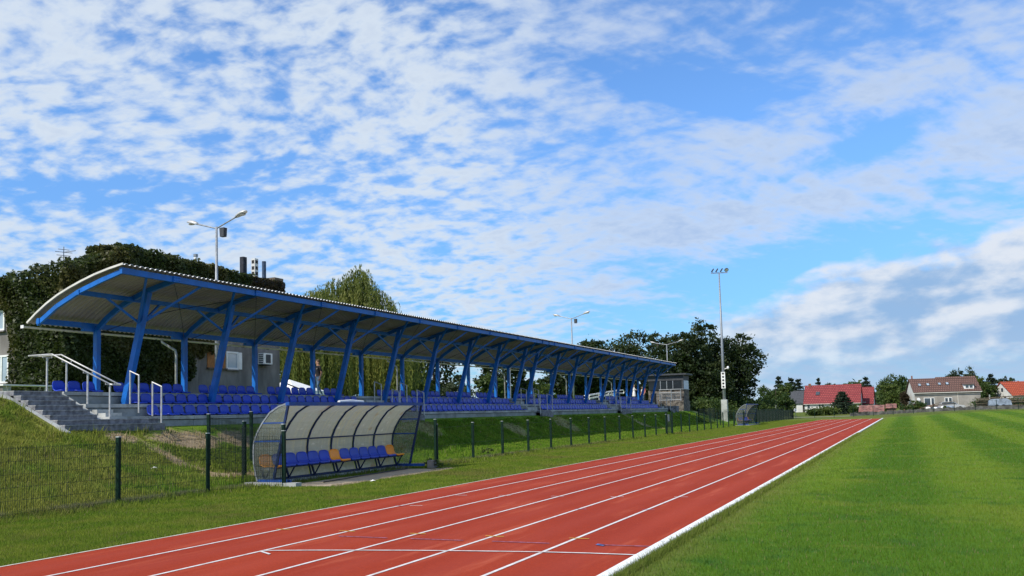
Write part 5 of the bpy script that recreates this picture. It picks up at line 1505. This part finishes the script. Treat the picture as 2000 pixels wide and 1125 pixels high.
h2, L2, ze2, zr2, dep2 = house('house', 'lower crimson-roofed extension at the right end of the long red house', 1670, 1698, D1+1, R(-2), 7.6, 0.5, zt(1685, 787, D1), zt(1685, 756.5, D1), 'limewash', 'tile_red')
hwin(h2, 1.0, 2.0, 0.9, 2.1)
h3, L3, ze3, zr3, dep3 = house('shed', 'dark slate-roofed shed at the left end of the red house', 1540, 1562, D1+2, R(-2), 5, 0.5, zt(1550, 786, D1), zt(1550, 764, D1), 'limewash', 'booth')
h3['category'] = 'shed'
D2 = 182
h, L, ze, zr, dep = house('house', 'grey two-storey house with brown roof, skylights and white dormer', 1782, 1898, D2, R(9.5), 8.6, 0.6, zt(1840, 764, D2), zt(1835, 739, D2), 'render2', 'tile_brown')
g = MB().prism([(0.02, -1), (dep-0.02, -1), (dep-0.02, ze-0.05), (dep/2, zr-0.25), (0.02, ze-0.05)], 'x', -0.012, -0.002)
link('gable_wall', g.mesh('gable_wall', M['limewash']), h, label='white gable end')
for f, xx in ((0.36, 0.115), (0.38, 0.245), (0.40, 0.425), (0.41, 0.545)): rwin(h, ze, zr, dep, L*xx, f, 0.62, 0.95)
hwin(h, L*0.14, L*0.30, 0.75, 2.35, (L*0.245,)); hwin(h, L*0.455, L*0.57, 1.0, 2.3, (L*0.512,))
k = (zr-ze)/(dep/2); yd = 0.32
dm = MB().prism([(yd, ze+k*yd+0.1), (yd, ze+1.15), (yd+1.6, ze+1.35), (yd+2.0, ze+k*(yd+2.0))], 'x', L*0.765, L*0.915); dmo = link('dormer', dm.mesh('dormer', M['white']), h)
for a, b in ((0.79, 0.835), (0.85, 0.895)): link('pane', MB().box((L*a, yd-0.02, ze+k*yd+0.30), (L*b, yd-0.003, ze+1.0)).mesh('pane', M['glass']), dmo)
link('dormer_roof', MB().prism([(yd-0.25, ze+1.155), (yd+2.2, ze+1.46), (yd+2.2, ze+1.56), (yd-0.25, ze+1.255)], 'x', L*0.75, L*0.93).mesh('dormer_roof', M['tile_brown']), dmo)
link('gutter', MB().box((-0.2, -0.5, ze-0.36), (L+0.2, -0.38, ze-0.24)).mesh('gutter', M['cream']), h)
link('downpipe', MB().box((L*0.655, -0.10, -0.8), (L*0.662, -0.004, ze-0.1)).mesh('downpipe', M['cream']), h)
ch = MB().box((0.3, dep/2-0.2, zr-0.3), (0.55, dep/2+0.05, zr+0.75)); link('chimney', ch.mesh('chimney', M['brick']), h)
link('ridge_step', MB().prism([(dep/2-0.5, zr-0.1), (dep/2+0.5, zr-0.1), (dep/2, zr+0.34)], 'x', L*0.40, L+0.2).mesh('ridge_step', M['tile_brown']), h)
link('satellite_dish', MB().disc((L*0.055, -0.35, 2.05), (0.35, -1, 0.3), 0.36, 0.05, 14).mesh('satellite_dish', M['white']), h)
D3 = 200
h, L, ze, zr, dep = house('house', 'white-gabled house with bright orange tiled roof at the right edge of the picture', 1974, 2150, D3, R(26), 8.6, 0.8, zt(1980, 772, D3), zt(1960, 746, D3), 'limewash', 'tile_orange')
for (yy_, zz_) in ((dep*0.42, ze+0.9), (dep*0.30, ze-0.9), (dep*0.66, ze-0.9)):
    link('gable_window', MB().box((-0.05, yy_, zz_), (-0.004, yy_+0.75, zz_+0.8)).mesh('gable_window', M['glass']), h)

# ---------------------------------------------------------------- far hedges and trees
conifer('dark spruce top left of the red house, leftmost of the pair', *at(1543, 238), zt(1543, 740, 238)-0.5, 6.5, 2600, 0.42)
conifer('wide dark spruce rising behind the shed of the red house', *at(1556, 242), zt(1556, 742, 242)-0.5, 7.0, 2600, 0.42)
conifer('narrow dark spruce behind the leafy tree', *at(1519, 215), zt(1519, 737, 215)-0.5, 5.0, 2400, 0.40)
conifer('small dark spruce tip above the red roof ridge', *at(1596, 262), zt(1596, 740, 262)-0.5, 4.5, 2000, 0.40)
conifer('dark cone-shaped spruce between the red house and the big round tree', *at(1689, 250), zt(1689, 735, 250)-0.5, 6.2, 2600, 0.42)
conifer('dark bushy conifer in front of the red house wall', *at(1641, 190), zt(1641, 763, 190)-0.4, 6.2, 5200, 0.34)
conifer('dark conifer right of the grey house', *at(1932, 215), zt(1932, 733, 215)-0.6, 5.5, 3000, 0.4)
tree_at('tree', 'round leafy tree in front of the shed, left of the red house', 1512, 748, 66, 172, 'leaf_mid', 9000, 0.34, None, 9, 0.0, 0.9)
tree_at('tree', 'low leafy tree touching the dark shed', 1530, 765, 40, 168, 'leaf_mid', 4200, 0.34, None, 7, 0.0, 0.9)
tree_at('tree', 'large round dark green tree left of the grey house', 1738, 727, 62, 215, 'leaf_mid', 9000, 0.36, None, 9, 0.0, 0.85)
tree_at('tree', 'lighter bushy tree in front of the large round one', 1737, 743, 44, 192, 'leaf_light', 6000, 0.32, None, 8, 0.0, 0.9)
tree_at('tree', 'bronze-leaved tree at the left gable of the grey house', 1762, 756, 20, 186, 'leaf_ivy_dead', 2600, 0.3, None, 6, 0.0, 0.9)
tree_at('tree', 'dark tree rising behind the ridge of the grey house', 1861, 717, 42, 240, 'leaf_oak', 5000, 0.4, None, 8, 0.1, 0.7)
tree_at('tree', 'wispy grey-green tall tree at the right end of the brown ridge', 1894, 709, 26, 245, 'leaf_grey', 3600, 0.36, None, 8, 0.1, 1.1)
tree_at('tree', 'yellow-green willow-like tree beside the grey house', 1908, 730, 36, 210, 'leaf_light', 6500, 0.36, None, 8, 0.0, 1.0)
tree_at('tree', 'mid green tree between willow-like tree and dark conifer', 1925, 745, 40, 205, 'leaf_mid', 5000, 0.36, None, 8, 0.0, 0.9)
tree_at('tree', 'dark spreading tree above the orange roof', 1966, 731, 52, 250, 'leaf_oak', 4200, 0.4, None, 8, 0.2, 0.6)
tree_at('tree', 'distant pale tree above the red ridge', 1617, 741, 30, 320, 'leaf_grey', 2200, 0.5, None, 7, 0.0, 0.8)
tree_at('tree', 'distant hazy tree right of the small spruce tip', 1650, 743, 40, 330, 'leaf_grey', 2200, 0.5, None, 7, 0.0, 0.7)
tree_at('tree', 'distant green tree left of the dark cone-shaped spruce', 1672, 745, 30, 330, 'leaf_grey', 2000, 0.5, None, 7, 0.0, 0.7)
tree_at('tree', 'distant tree at the far left of the houses', 1490, 748, 36, 300, 'leaf_mid', 2600, 0.5, None, 7, 0.0, 0.8)
x, y = at(1602, 176); bush('broad light green bush below the red house', x, y, zt(1602, 788, 176)-0.3, 5.6, 'leaf_light', 4200, 0.26)
x, y = at(1583, 172); bush('rounded green bush left of the broad light one', x, y, zt(1583, 794, 172)-0.2, 3.0, 'leaf_mid', 2000, 0.26)
x, y = at(1668, 172); bush('dark green bush at the end of the rusty shed', x, y, 2.2, 2.6, 'leaf_mid', 1600, 0.26)
x, y = at(1788, 160); bush('young spiky green shrub in front of the grey house', x, y, zt(1788, 778, 160)-0.4, 2.6, 'leaf_mid', 1800, 0.26)
x, y = at(1773, 162); bush('low green shrub under the white gable', x, y, 1.6, 3.0, 'leaf_mid', 1500, 0.24)
x, y = at(1841, 149); bush('small leafy weed clump at the far fence', x, y, 0.9, 1.2, 'leaf_light', 500, 0.2)
for k, (px, w_, lab) in enumerate(((1915, 5.5, 'left part of the dark hedge before the orange-roofed house'), (1955, 5.5, 'middle part of the dark hedge before the orange-roofed house'), (1990, 5.0, 'right part of the dark hedge before the orange-roofed house'))):
    x, y = at(px, 172); bush(lab, x, y, zt(px, 777, 172)-0.6, w_, 'leaf_mid', 3000, 0.26, 'hedge sections', 'hedge')
n = 26000
ang = rng.uniform(-0.60, 0.62, n); dd = rng.uniform(380, 520, n)
hh = 7+3*np.sin(ang*37)+2*np.sin(ang*91+1)+1.5*np.sin(ang*160)
P = np.stack([CAMX+np.sin(ang-YAW)*dd, np.cos(ang-YAW)*dd, 0.5+hh*rng.uniform(0, 1, n)**0.8], -1)
wd = link('far_wood', fast_mesh('far_wood', leaf_quads(P, 2.2).reshape(-1, 3), 4, M['leaf_mid']), kind='stuff'); wd['label'] = 'low far wood along the horizon'

# ---------------------------------------------------------------- yards behind the far fence
pw = thing('garden_wall', 'low grey concrete panel wall with arched tops behind the far fence', 'wall', (0, 149, 0.2))
M['panel'] = pm('cast_concrete_panel', (0.10, 0.10, 0.09), 0.9, var=0.3, scale=1.5)
wallp = [at(px, d) for px, d in ((1655, 150), (1672, 150), (1690, 150), (1708, 150), (1726, 149), (1744, 149), (1762, 148), (1781, 147), (1800, 146), (1819, 145), (1838, 144), (1858, 143), (1878, 142), (1898, 141), (1919, 140), (1940, 139), (1962, 138), (1984, 137), (2006, 136), (2030, 135))]
for a, b in zip(wallp[:-1], wallp[1:]):
    z0 = (Tz(*a)+Tz(*b))/2; u = Vector((b[0]-a[0], b[1]-a[1], 0)); L_ = u.length; u.normalize(); v = Vector((-u.y, u.x, 0))
    top = [(L_*s, 0.38+0.2*math.sin(math.pi*s)) for s in np.linspace(0.03, 0.97, 9)]
    out = [(L_*0.03, -0.4)]+top+[(L_*0.97, -0.4)]
    o_ = Vector((a[0], a[1], z0)); n_ = len(out)
    vs = [o_+u*q[0]+Vector((0, 0, q[1]))-v*0.04 for q in out]+[o_+u*q[0]+Vector((0, 0, q[1]))+v*0.04 for q in out]
    MB().quadmesh(vs, [tuple(range(n_))[::-1], tuple(range(n_, 2*n_))]+[(i, (i+1) % n_, n_+(i+1) % n_, n_+i) for i in range(n_)]).build('panel', M['panel'], pw)
    MB().beam(o_-Vector((0, 0, 0.4)), o_+Vector((0, 0, 0.52)), 0.14, 0.14).build('wall_post', M['panel'], pw)
pth = [at(1500, 152), at(1560, 151), at(1620, 150), at(1655, 149.6)]
pb = MB()
for a, b in zip(pth[:-1], pth[1:]):
    za, zb = Tz(*a)+0.02, Tz(*b)+0.02
    pb.quadmesh([(a[0], a[1], za), (b[0], b[1], zb), (b[0], b[1]+2.6, zb+0.02), (a[0], a[1]+2.6, za+0.02)], [(0, 1, 2, 3)])
pb.build('path', M['render2'], None, kind='structure')
sh = thing('shed', 'long low shed with a rusty red corrugated roof behind the arched wall', 'shed', (*at(1697, 158), 0.3))
x0, y0 = at(1671, 158); x1, y1 = at(1722, 158); z0 = 0.3
def lean(x0, x1, y, zlo, zhi, dep, mat, wall, par):
    MB().box((x0+0.2, y+0.3, 0), (x1-0.2, y+dep-0.2, zlo-0.06)).build('wall', M[wall], par)
    r_ = MB(); nw = int((x1-x0)/0.3)
    vs = []; 
    for i in range(nw+1):
        xx = x0+(x1-x0)*i/nw; b_ = 0.05*(i % 2)
        vs += [(xx, y, zlo+b_), (xx, y+dep, zhi+b_), (xx, y, zlo+b_-0.05), (xx, y+dep, zhi+b_-0.05)]
    fs = []
    for i in range(nw):
        a = 4*i; c_ = 4*(i+1)
        fs += [(a, c_, c_+1, a+1), (a+2, a+3, c_+3, c_+2), (a, a+2, c_+2, c_), (a+1, c_+1, c_+3, a+3)]
    fs += [(0, 1, 3, 2), (4*nw, 4*nw+2, 4*nw+3, 4*nw+1)]
    r_.quadmesh(vs, fs); return r_.build('roof', M[mat], par)
lean(x0, x1, y0, zt(1697, 804, 158), zt(1697, 795, 158)+0.3, 4.2, 'rust', 'wood', sh)
sh2 = thing('shed', 'smaller lean-to with a plain rusty roof right of the long shed', 'shed', (*at(1734, 161), 0.3))
x0, y0 = at(1724, 161); x1, y1 = at(1746, 161)
lean(x0, x1, y0, zt(1735, 797, 161), zt(1735, 791, 161)+0.2, 3.4, 'rust', 'wood', sh2)
def car(label, px, d, rot, mat, van=False):
    x, y = at(px, d); z0 = Tz(x, y)
    c_ = thing('parked_car', label, 'car', (x, y, z0), 'cars parked behind the arched wall', rot)
    P_ = M[mat]
    low_ = [(-2.1, 0.35), (-2.12, 0.75), (-1.95, 0.86), (-1.3, 0.92), (1.0, 0.90), (1.9, 0.80), (2.1, 0.62), (2.08, 0.35)]
    b = MB().prism(low_, 'y', -0.84, 0.84); link('body', b.mesh('body', P_), c_)
    cab = [(-1.9, 0.90), (-1.55, 1.42), (-0.2, 1.48), (0.45, 1.38), (1.15, 0.90)]
    link('cabin', MB().prism(cab, 'y', -0.72, 0.72).mesh('cabin', P_), c_)
    for s in (-1, 1):
        q = [(-1.62, 0.95), (-1.42, 1.36), (-0.2, 1.41), (0.38, 1.33), (0.95, 0.95)]
        link('side_window', MB().prism(q, 'y', s*0.722, s*0.735).mesh('side_window', M['glass']), c_)
        for xx in (-1.3, 1.3):
            w_ = link('wheel', MB().disc((xx, s*0.78, 0.32), (0, 1, 0), 0.32, 0.2, 14).mesh('wheel', M['black']), c_)
            link('hub', MB().disc((xx, s*0.885, 0.32), (0, 1, 0), 0.19, 0.015, 12).mesh('hub', M['galv']), w_)
    link('windscreen', MB().hexa([(0.52, -0.62, 1.34), (1.12, -0.66, 0.93), (1.12, 0.66, 0.93), (0.52, 0.62, 1.34), (0.54, -0.62, 1.37), (1.15, -0.66, 0.95), (1.15, 0.66, 0.95), (0.54, 0.62, 1.37)]).mesh('windscreen', M['glass']), c_)
    return c_
M['car_white'] = pm('white_car_paint', (0.42, 0.42, 0.42), 0.3, var=0.03, coat=0.5)
M['car_blue'] = pm('pale_blue_car_paint', (0.20, 0.26, 0.32), 0.3, var=0.04, coat=0.5)
M['car_grey'] = pm('dark_grey_car_paint', (0.10, 0.11, 0.12), 0.3, var=0.04, coat=0.5)
car('pale car parked under the grey house windows', 1852, 156, R(5), 'car_white')
tp_ = thing('covered_trailer', 'low trailer under a blue-grey tarpaulin at the right of the yard', 'trailer', (*at(1947, 152), 0.7))
x, y = at(1947, 152); z0 = Tz(x, y)
MB().prism([(x-1.7, z0+0.55), (x-1.65, z0+1.35), (x-1.1, z0+1.62), (x+1.0, z0+1.66), (x+1.6, z0+1.3), (x+1.75, z0+0.55)], 'y', y-0.9, y+0.9).build('cover', M['tarp'], tp_)
for xx in (-0.5, 0.5): MB().disc((x+xx, y-0.95, z0+0.35), (0, 1, 0), 0.35, 0.15, 12).build('wheel', M['black'], tp_)
MB().box((x-1.8, y-0.8, z0+0.38), (x+1.9, y+0.8, z0+0.53)).build('chassis', M['wood'], tp_)
wst = thing('timber_stack', 'dark stack of long weathered boards behind the cars', 'stack', (*at(1925, 162), 0.7))
x, y = at(1905, 162); z0 = Tz(x, y)
for k in range(8):
    MB().beam((x+rng.uniform(-.4, .4), y+rng.uniform(0, 1.4), z0+0.35+0.2*k), (x+7.2+rng.uniform(-.6, .6), y+1+rng.uniform(0, 1), z0+0.55+0.2*k+rng.uniform(-.1, .25)), 0.35, 0.16).build('plank', M['wood'], wst)
rp_ = thing('rubble_heap', 'pale heap of bags and boards in front of the grey house', 'heap', (*at(1830, 154), 0.6))
x, y = at(1830, 154); z0 = Tz(x, y)
for k in range(12):
    xx, yy_ = x+rng.uniform(-2.4, 2.2), y+rng.uniform(-.6, .8); s = rng.uniform(.3, .65)
    MB().blob((xx, yy_, z0+0.3+s*0.4), (s, s*0.7, s*0.55), 9, 6).build('sack', M['tarp' if k % 3 else 'canvas'], rp_, smooth=True)
for k in range(5): MB().beam((x-3+k*0.3, y+0.2, z0+0.5), (x+rng.uniform(0, 3), y+0.6, z0+rng.uniform(0.9, 1.7)), 0.22, 0.08).build('board', M['wood'], rp_)
bfw = thing('brick_fence', 'low reddish brick fence left of the grey house', 'wall', (*at(1775, 170), 0.6))
x0, y0 = at(1762, 170); x1, y1 = at(1818, 170)
MB().box((x0, y0, 0), (x1, y0+0.25, Tz(x0, y0)+1.15)).build('wall', M['brick'], bfw)
for k in range(4): MB().box((x0+(x1-x0)*k/3-0.2, y0-0.08, 0), (x0+(x1-x0)*k/3+0.2, y0+0.33, Tz(x0, y0)+1.4)).build('pillar', M['brick'], bfw)
sg = thing('sign', 'small blank white sign on a post beside the dense green fence', 'sign', (*at(1549, 138), 0))
x, y = at(1549, 138); z0 = Tz(x, y)
MB().tube([(x, y, z0-0.2), (x, y, z0+1.3)], 0.03, 6).build('post', M['galv'], sg)
MB().box((x-0.24, y-0.05, zt(1549, 803.5, 138)), (x+0.24, y-0.03, zt(1549, 798, 138))).build('board', M['white'], sg)
pl_ = thing('utility_pole', 'thin pale concrete pole among the trees right of the grey house', 'pole', (*at(1928, 176), 0.6))
x, y = at(1928, 176); MB().tube([(x, y, 0), (x, y, zt(1928, 771, 176))], 0.11, 7).build('shaft', M['concrete'], pl_)
pl_ = thing('utility_pole', 'thin pale pole at the left edge of the leafy tree', 'pole', (*at(1511, 150), 0.0))
x, y = at(1511, 150); MB().tube([(x, y, -0.2), (x, y, zt(1511, 792, 150))], 0.10, 7).build('shaft', M['concrete'], pl_)

# ---------------------------------------------------------------- people
def person(label, loc, rot, h, cols, pose='walk', hair='hair', long_hair=False, skirt=False):
    """one continuous skinned body; colours given to faces by height and limb"""
    k = h/1.78
    V = {'pel': (0, 0, 0.96), 'wst': (0, 0, 1.08), 'chs': (0.01, 0, 1.30), 'nkb': (0, 0, 1.46), 'nek': (0.02, 0, 1.53), 'hd0': (0.035, 0, 1.60), 'hd1': (0.04, 0, 1.69), 'hd2': (0.03, 0, 1.745),
         'sL': (0, 0.175, 1.42), 'eL': (-0.05, 0.235, 1.14), 'wL': (0.06, 0.25, 0.90), 'hL': (0.09, 0.25, 0.82),
         'sR': (0, -0.175, 1.42), 'eR': (-0.04, -0.235, 1.14), 'wR': (0.08, -0.25, 0.91), 'hR': (0.115, -0.25, 0.83),
         'kL': (0.10, 0.10, 0.52), 'aL': (0.06, 0.10, 0.09), 'tL': (0.22, 0.11, 0.03), 'kR': (-0.02, -0.10, 0.52), 'aR': (-0.24, -0.10, 0.12), 'tR': (-0.12, -0.11, 0.03),
         'pL': (0, 0.09, 0.90), 'pR': (0, -0.09, 0.90)}
    if pose == 'stand':
        V.update({'kL': (0.02, 0.10, 0.52), 'aL': (0, 0.11, 0.09), 'tL': (0.15, 0.12, 0.03), 'kR': (0.02, -0.10, 0.52), 'aR': (-0.01, -0.11, 0.09), 'tR': (0.14, -0.12, 0.03)})
    if pose == 'reach':
        V.update({'kL': (0.02, 0.10, 0.52), 'aL': (0, 0.11, 0.09), 'tL': (0.15, 0.12, 0.03), 'kR': (0.02, -0.10, 0.52), 'aR': (-0.01, -0.11, 0.09), 'tR': (0.14, -0.12, 0.03),
                  'eR': (0.18, -0.22, 1.22), 'wR': (0.42, -0.20, 1.20), 'hR': (0.50, -0.19, 1.20)})
    Rr = {'pel': (.155, .12), 'wst': (.135, .105), 'chs': (.165, .115), 'nkb': (.10, .085), 'nek': (.058, .058), 'hd0': (.078, .088), 'hd1': (.082, .10), 'hd2': (.055, .065),
          'sL': (.066, .066), 'eL': (.045, .045), 'wL': (.031, .031), 'hL': (.035, .028), 'sR': (.066, .066), 'eR': (.045, .045), 'wR': (.031, .031), 'hR': (.035, .028),
          'kL': (.062, .062), 'aL': (.042, .045), 'tL': (.036, .03), 'kR': (.062, .062), 'aR': (.042, .045), 'tR': (.036, .03), 'pL': (.095, .095), 'pR': (.095, .095)}
    E_ = [('pel', 'wst'), ('wst', 'chs'), ('chs', 'nkb'), ('nkb', 'nek'), ('nek', 'hd0'), ('hd0', 'hd1'), ('hd1', 'hd2'), ('nkb', 'sL'), ('sL', 'eL'), ('eL', 'wL'), ('wL', 'hL'), ('nkb', 'sR'), ('sR', 'eR'), ('eR', 'wR'), ('wR', 'hR'),
          ('pel', 'pL'), ('pL', 'kL'), ('kL', 'aL'), ('aL', 'tL'), ('pel', 'pR'), ('pR', 'kR'), ('kR', 'aR'), ('aR', 'tR')]
    for s, nm in ((1, 'L'), (-1, 'R')):       # five fingers on each hand, slightly curled
        hx, hy, hz = V['h'+nm]; wx, wy, wz = V['w'+nm]
        d = Vector((hx-wx, hy-wy, hz-wz)).normalized()
        fwd = Vector((0, 0, 1)).cross(d) if abs(d.z) < 0.7 else Vector((1, 0, 0))
        fwd = (fwd-d*fwd.dot(d)).normalized()
        for q, (off, ln) in enumerate(((-0.027, .055), (-0.009, .07), (0.009, .075), (0.027, .065), (0.042, .045))):
            base = Vector((hx, hy, hz))+fwd*off
            tip = base+d*ln+Vector((0, -s*0.018, 0)) if q < 4 else Vector((hx, hy, hz))-d*0.02+fwd*0.06+d*0.03
            a = 'f%s%d' % (nm, q); b = 'g%s%d' % (nm, q)
            V[a] = tuple(base+(tip-base)*0.5); V[b] = tuple(tip); Rr[a] = (.010, .010); Rr[b] = (.008, .008)
            E_ += [('h'+nm, a), (a, b)]
    keys = list(V); ix = {n_: i for i, n_ in enumerate(keys)}
    me = bpy.data.meshes.new('body'); me.from_pydata([V[q] for q in keys], [(ix[a], ix[b]) for a, b in E_], [])
    tmp = bpy.data.objects.new('body_tmp', me); C.objects.link(tmp)
    sk = tmp.modifiers.new('skin', 'SKIN'); sk.use_smooth_shade = True
    for q in keys: me.skin_vertices[0].data[ix[q]].radius = Rr[q]; me.skin_vertices[0].data[ix[q]].use_root = (q == 'pel')
    sb_ = tmp.modifiers.new('sub', 'SUBSURF'); sb_.levels = 1; sb_.render_levels = 1
    dg = bpy.context.evaluated_depsgraph_get(); dg.update()
    ev = tmp.evaluated_get(dg)
    m2 = bpy.data.meshes.new_from_object(ev); bpy.data.objects.remove(tmp)
    m2.materials.clear()
    mats = [M['skin'], M[cols[0]], M[cols[1]], M['shoe']]
    for q in mats: m2.materials.append(q)
    for f in m2.polygons:
        c_ = f.center; mi = 0
        if c_.z < 0.085: mi = 3
        elif c_.z < 0.99 and abs(c_.y) < 0.205: mi = 2
        elif c_.z < 1.485 and (abs(c_.y) < 0.19 or c_.z > 1.22): mi = 1
        if pose == 'reach' and c_.x > 0.2 and c_.z > 1: mi = 0
        f.material_index = mi; f.use_smooth = True
    p_ = thing('person', label, 'person', loc, None, rot); p_.scale = (k, k, k)
    m2.name = 'body'; link('body', m2, p_)
    hb = MB().blob((0.022, 0, 1.705), (0.108, 0.088, 0.095), 12, 8)
    hb.v = [(x if z > 1.655+0.55*max(0, x-0.03) else min(x, 0.03), y, z) for x, y, z in hb.v]
    hb.v = [(x, y, max(z, 1.67 if x > 0.02 else 1.60)) for x, y, z in hb.v]
    if long_hair: hb.blob((-0.045, 0, 1.60), (0.075, 0.095, 0.14), 10, 7)
    link('hair', hb.mesh('hair', M[hair], True), p_)
    fc = MB()
    fc.blob((0.135, 0, 1.635), (0.02, 0.013, 0.022), 6, 5); link('nose', fc.mesh('nose', M['skin'], True), p_)
    for s in (-1, 1):
        link('eye', MB().blob((0.118, s*0.032, 1.665), (0.012, 0.014, 0.008), 6, 4).mesh('eye', M['black'], True), p_)
        link('ear', MB().blob((0.035, s*0.086, 1.645), (0.02, 0.012, 0.032), 6, 5).mesh('ear', M['skin'], True), p_)
    link('mouth', MB().blob((0.117, 0, 1.595), (0.010, 0.025, 0.005), 6, 4).mesh('mouth', M['shirt_red'], True), p_)
    if skirt:
        sk_ = MB(); prof_ = [(1.10, .15), (0.95, .20), (0.75, .24), (0.52, .28)]
        vs = [(rr_*math.cos(a)*0.8, rr_*math.sin(a), z) for z, rr_ in prof_ for a in np.linspace(0, 2*math.pi, 15)[:-1]]
        sk_.quadmesh(vs, [(i*14+q, i*14+(q+1) % 14, (i+1)*14+(q+1) % 14, (i+1)*14+q) for i in range(3) for q in range(14)])
        link('skirt', sk_.mesh('skirt', M[cols[0]], True), p_)
    return p_
man = person('man in black polo shirt and jeans walking behind the seats', (-15.55, 36.22, 2.80), R(-118), 1.79, ('shirt_black', 'jeans'), 'walk', 'hair')
link('badge', MB().box((0.118, 0.06, 1.335), (0.126, 0.10, 1.36)).mesh('badge', M['white']), man)
person('woman in a white dress standing at the far end of the stand', (-15.7, 91.8, 2.80), R(20), 1.68, ('dress', 'dress'), 'reach', 'hair_fair', True, True)
person('person in red top and dark trousers by the booth', (-15.7, 96.0, 2.72), R(200), 1.76, ('shirt_red', 'trousers'), 'stand', 'hair')
person('person in pale clothes half hidden right of the red top', (-16.2, 97.0, 2.72), R(250), 1.66, ('dress', 'jeans'), 'stand', 'hair')

# small things lying about
for (px, py, lab) in ((728, 942, 'crumpled scrap of white paper on the grass verge before the dugout'),):
    x, y = gz0(px, py)
    b = MB(); b.quadmesh([(x-0.06, y-0.05, 0.03), (x+0.05, y-0.03, 0.05), (x+0.08, y+0.05, 0.035), (x-0.04, y+0.05, 0.055), (x, y, 0.075)], [(0, 1, 4), (1, 2, 4), (2, 3, 4), (3, 0, 4)])
    tag(b.build('litter', M['white']), lab, 'litter')
x, y = at(246, 24.2)
x, y = -8.3, 18.6
b = MB(); z0 = Tz(x, y); b.quadmesh([(x-0.07, y-0.06, z0+0.10), (x+0.06, y-0.03, z0+0.13), (x+0.08, y+0.07, z0+0.11), (x-0.04, y+0.06, z0+0.14), (x, y, z0+0.16)], [(0, 1, 4), (1, 2, 4), (2, 3, 4), (3, 0, 4)])
tag(b.build('litter', M['white']), 'torn white scrap caught in the grass of the near bank', 'litter')
x, y = -4.15, 26.75
for k, (dx_, dy_, s_) in enumerate(((0.0, 0.1, 0.30), (-0.35, 0.25, 0.34))):
    bush(('weed clump at the far corner of the near dugout', 'second weed clump behind the dugout corner')[k], x+dx_, y+dy_, s_*1.2, s_*1.6, 'leaf_light', 260, 0.06, None, 'weed')
bx_ = thing('crate', 'weathered grey crate lying at the far front corner of the near dugout', 'crate', (-4.3, 26.75, 0.0))
MB().box((-4.40, 26.66, 0.02), (-4.16, 26.98, 0.27)).build('box', M['render'], bx_)
for z in (0.10, 0.22): MB().box((-4.158, 26.66, z), (-4.145, 26.98, z+0.05)).build('slat', M['wood'], bx_)
x, y = gz0(975, 893)
bush('small leafy weed at the foot of a fence post', -5.75, 34.4, 0.42, 0.6, 'leaf_light', 260, 0.07, None, 'weed')
print('objects', len(bpy.data.objects))
